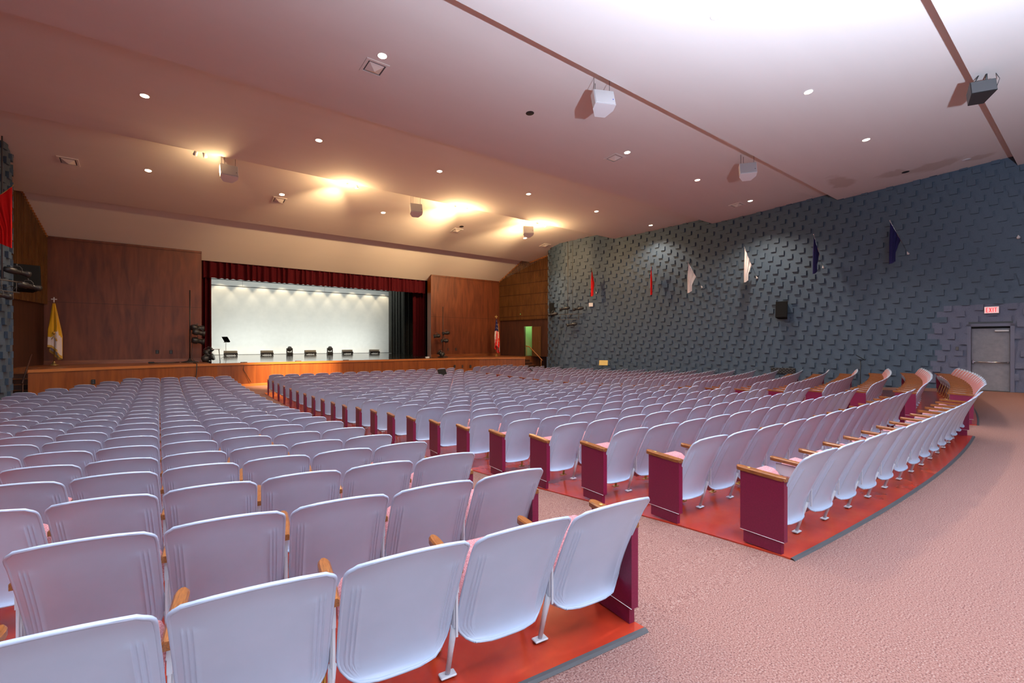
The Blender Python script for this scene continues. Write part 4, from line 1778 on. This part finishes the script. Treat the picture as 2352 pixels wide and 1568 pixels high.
outlet(-.10, 26.79, 1.29, 'black outlet on the left mahogany panel, further from the stand')
outlet(.41, 26.79, 1.28, 'black outlet on the left mahogany panel, nearer the stand')
outlet(15.19, 26.79, 1.28, 'brown outlet on the right mahogany panel, nearer the stand', 'dark_wood')
outlet(15.79, 26.79, 1.28, 'black outlet on the right mahogany panel, further from the stand')
outlet(-1.94, 22.70, .28, 'black outlet on the stage front at far left')
outlet(14.0, 23.90, .30, 'black outlet on the right stage front, leftmost of three')
outlet(14.5, 23.83, .29, 'brown outlet on the right stage front, middle of three', 'dark_wood')
outlet(15.0, 23.72, .28, 'black outlet on the right stage front, rightmost of three')
mb = MB()
mb.lathe([(0, 0), (.016, .0), (.012, .012), (0, .016)], 10)
gp = ptR(2.1, .045, 3.68)
tag(mb.build('indicator_light', 'green_led', None, gp), 'tiny green indicator light on the right slatted screen', 'indicator light')


# ------------------------------------------------------------------ floor-standing flags
def standing_flag(loc, label, kind):
    root = empty('standing_flag', loc)
    mb = MB()
    mb.lathe([(.15, 0), (.15, .025), (.06, .05), (.035, .14), (.02, .16)], 20)
    mb.build('base', 'brass', root)
    H_ = 2.55
    mb = MB()
    mb.tube([(0, 0, .12), (0, 0, H_)], .014, 8)
    mb.build('pole', 'arm_wood' if kind == 'us' else 'brass', root)
    mb = MB()
    if kind == 'us':
        mb.box((0, 0, H_ + .03), (.03, .03, .06))
        mb.add([(0, 0, H_ + .06), (.11, 0, H_ + .12), (.10, 0, H_ + .17), (.03, 0, H_ + .15), (0, 0, H_ + .26), (-.03, 0, H_ + .15), (-.10, 0, H_ + .17), (-.11, 0, H_ + .12)], [tuple(range(8))])
        mb.add([(0, .02, H_ + .06), (.11, .02, H_ + .12), (.10, .02, H_ + .17), (.03, .02, H_ + .15), (0, .02, H_ + .26), (-.03, .02, H_ + .15), (-.10, .02, H_ + .17), (-.11, .02, H_ + .12)], [tuple(range(7, -1, -1))])
    else:
        mb.box((0, 0, H_ + .10), (.035, .03, .20))
        mb.box((0, 0, H_ + .12), (.17, .03, .035))
    mb.build('finial', 'gold_leaf' if kind == 'us' else 'white_plastic', root)
    # cloth gathered round the pole: a fluted cone that widens downwards
    mb = MB()
    nu, nv_ = 64, 40
    rows = []
    mis = {}
    for j in range(nv_):
        t = j / (nv_ - 1)
        r = []
        for i in range(nu):
            a = 2 * PI * i / nu
            rad = (.025 + .11 * min(1, t * 1.7)) * (1 + .30 * math.sin(5 * a + t * 1.5) + .12 * math.sin(9 * a))
            z = H_ - .05 - (2.02 + .26 * math.cos(a - .6)) * t
            ox = .05 * min(1, t * 2)
            r.append((rad * math.cos(a) * 1.25 + ox * (1 if kind == 'us' else .4), rad * math.sin(a) * .85 - .02, z))
        rows.append(r)
    for j in range(nv_ - 1):
        for i in range(nu):
            q = [rows[j][i], rows[j + 1][i], rows[j + 1][(i + 1) % nu], rows[j][(i + 1) % nu]]
            t = j / nv_
            a = i / nu
            if kind == 'us':
                if t < .42 and .42 < a < .86:
                    mi = 2
                    if (i % 4 == 1) and (j % 5 == 2):
                        mi = 1
                else:
                    mi = 1 if int((i * 14 / nu + t * 2)) % 2 and i % 4 else 0
            else:
                mi = 0 if t < .62 + .12 * math.sin(2 * PI * a * 2) else 1
                if j > nv_ - 4 or (i % 16 == 0):
                    mi = 2
            mb.add(q, [(0, 1, 2, 3)], mi, True)
    mb.build('cloth', ['red_cloth', 'white_cloth', 'navy_cloth'] if kind == 'us' else ['yellow_cloth', 'white_cloth', 'gold_cloth'], root)
    if kind != 'us':
        mb = MB()
        mb.tube([(-.05, -.155, 1.05), (.07, -.165, 1.28)], .012, 6)
        mb.tube([(.08, -.165, 1.05), (-.04, -.155, 1.28)], .012, 6)
        mb.lathe([(0, 0), (.05, .02), (.035, .07), (0, .11)], 10, M=T(.015, -.15, 1.27))
        mb.build('emblem', 'gold_cloth', root)
    mb = MB()
    mb.tube([(.07, -.12, 2.2), (.10, -.15, 1.6), (.09, -.16, 1.1)], .010, 6)
    mb.lathe([(.03, 0), (.02, .10), (.0, .12)], 8, M=T(.09, -.16, .98))
    mb.build('tassel', 'gold_cloth', root)
    tag(root, label, 'flag', None)


standing_flag((-3.40, 26.0, ZS), 'yellow and white flag with cross finial on a stand, left of the stage', 'papal')
standing_flag((18.06, 25.3, ZS), 'American flag on a stand with brass base, right of the stage', 'us')
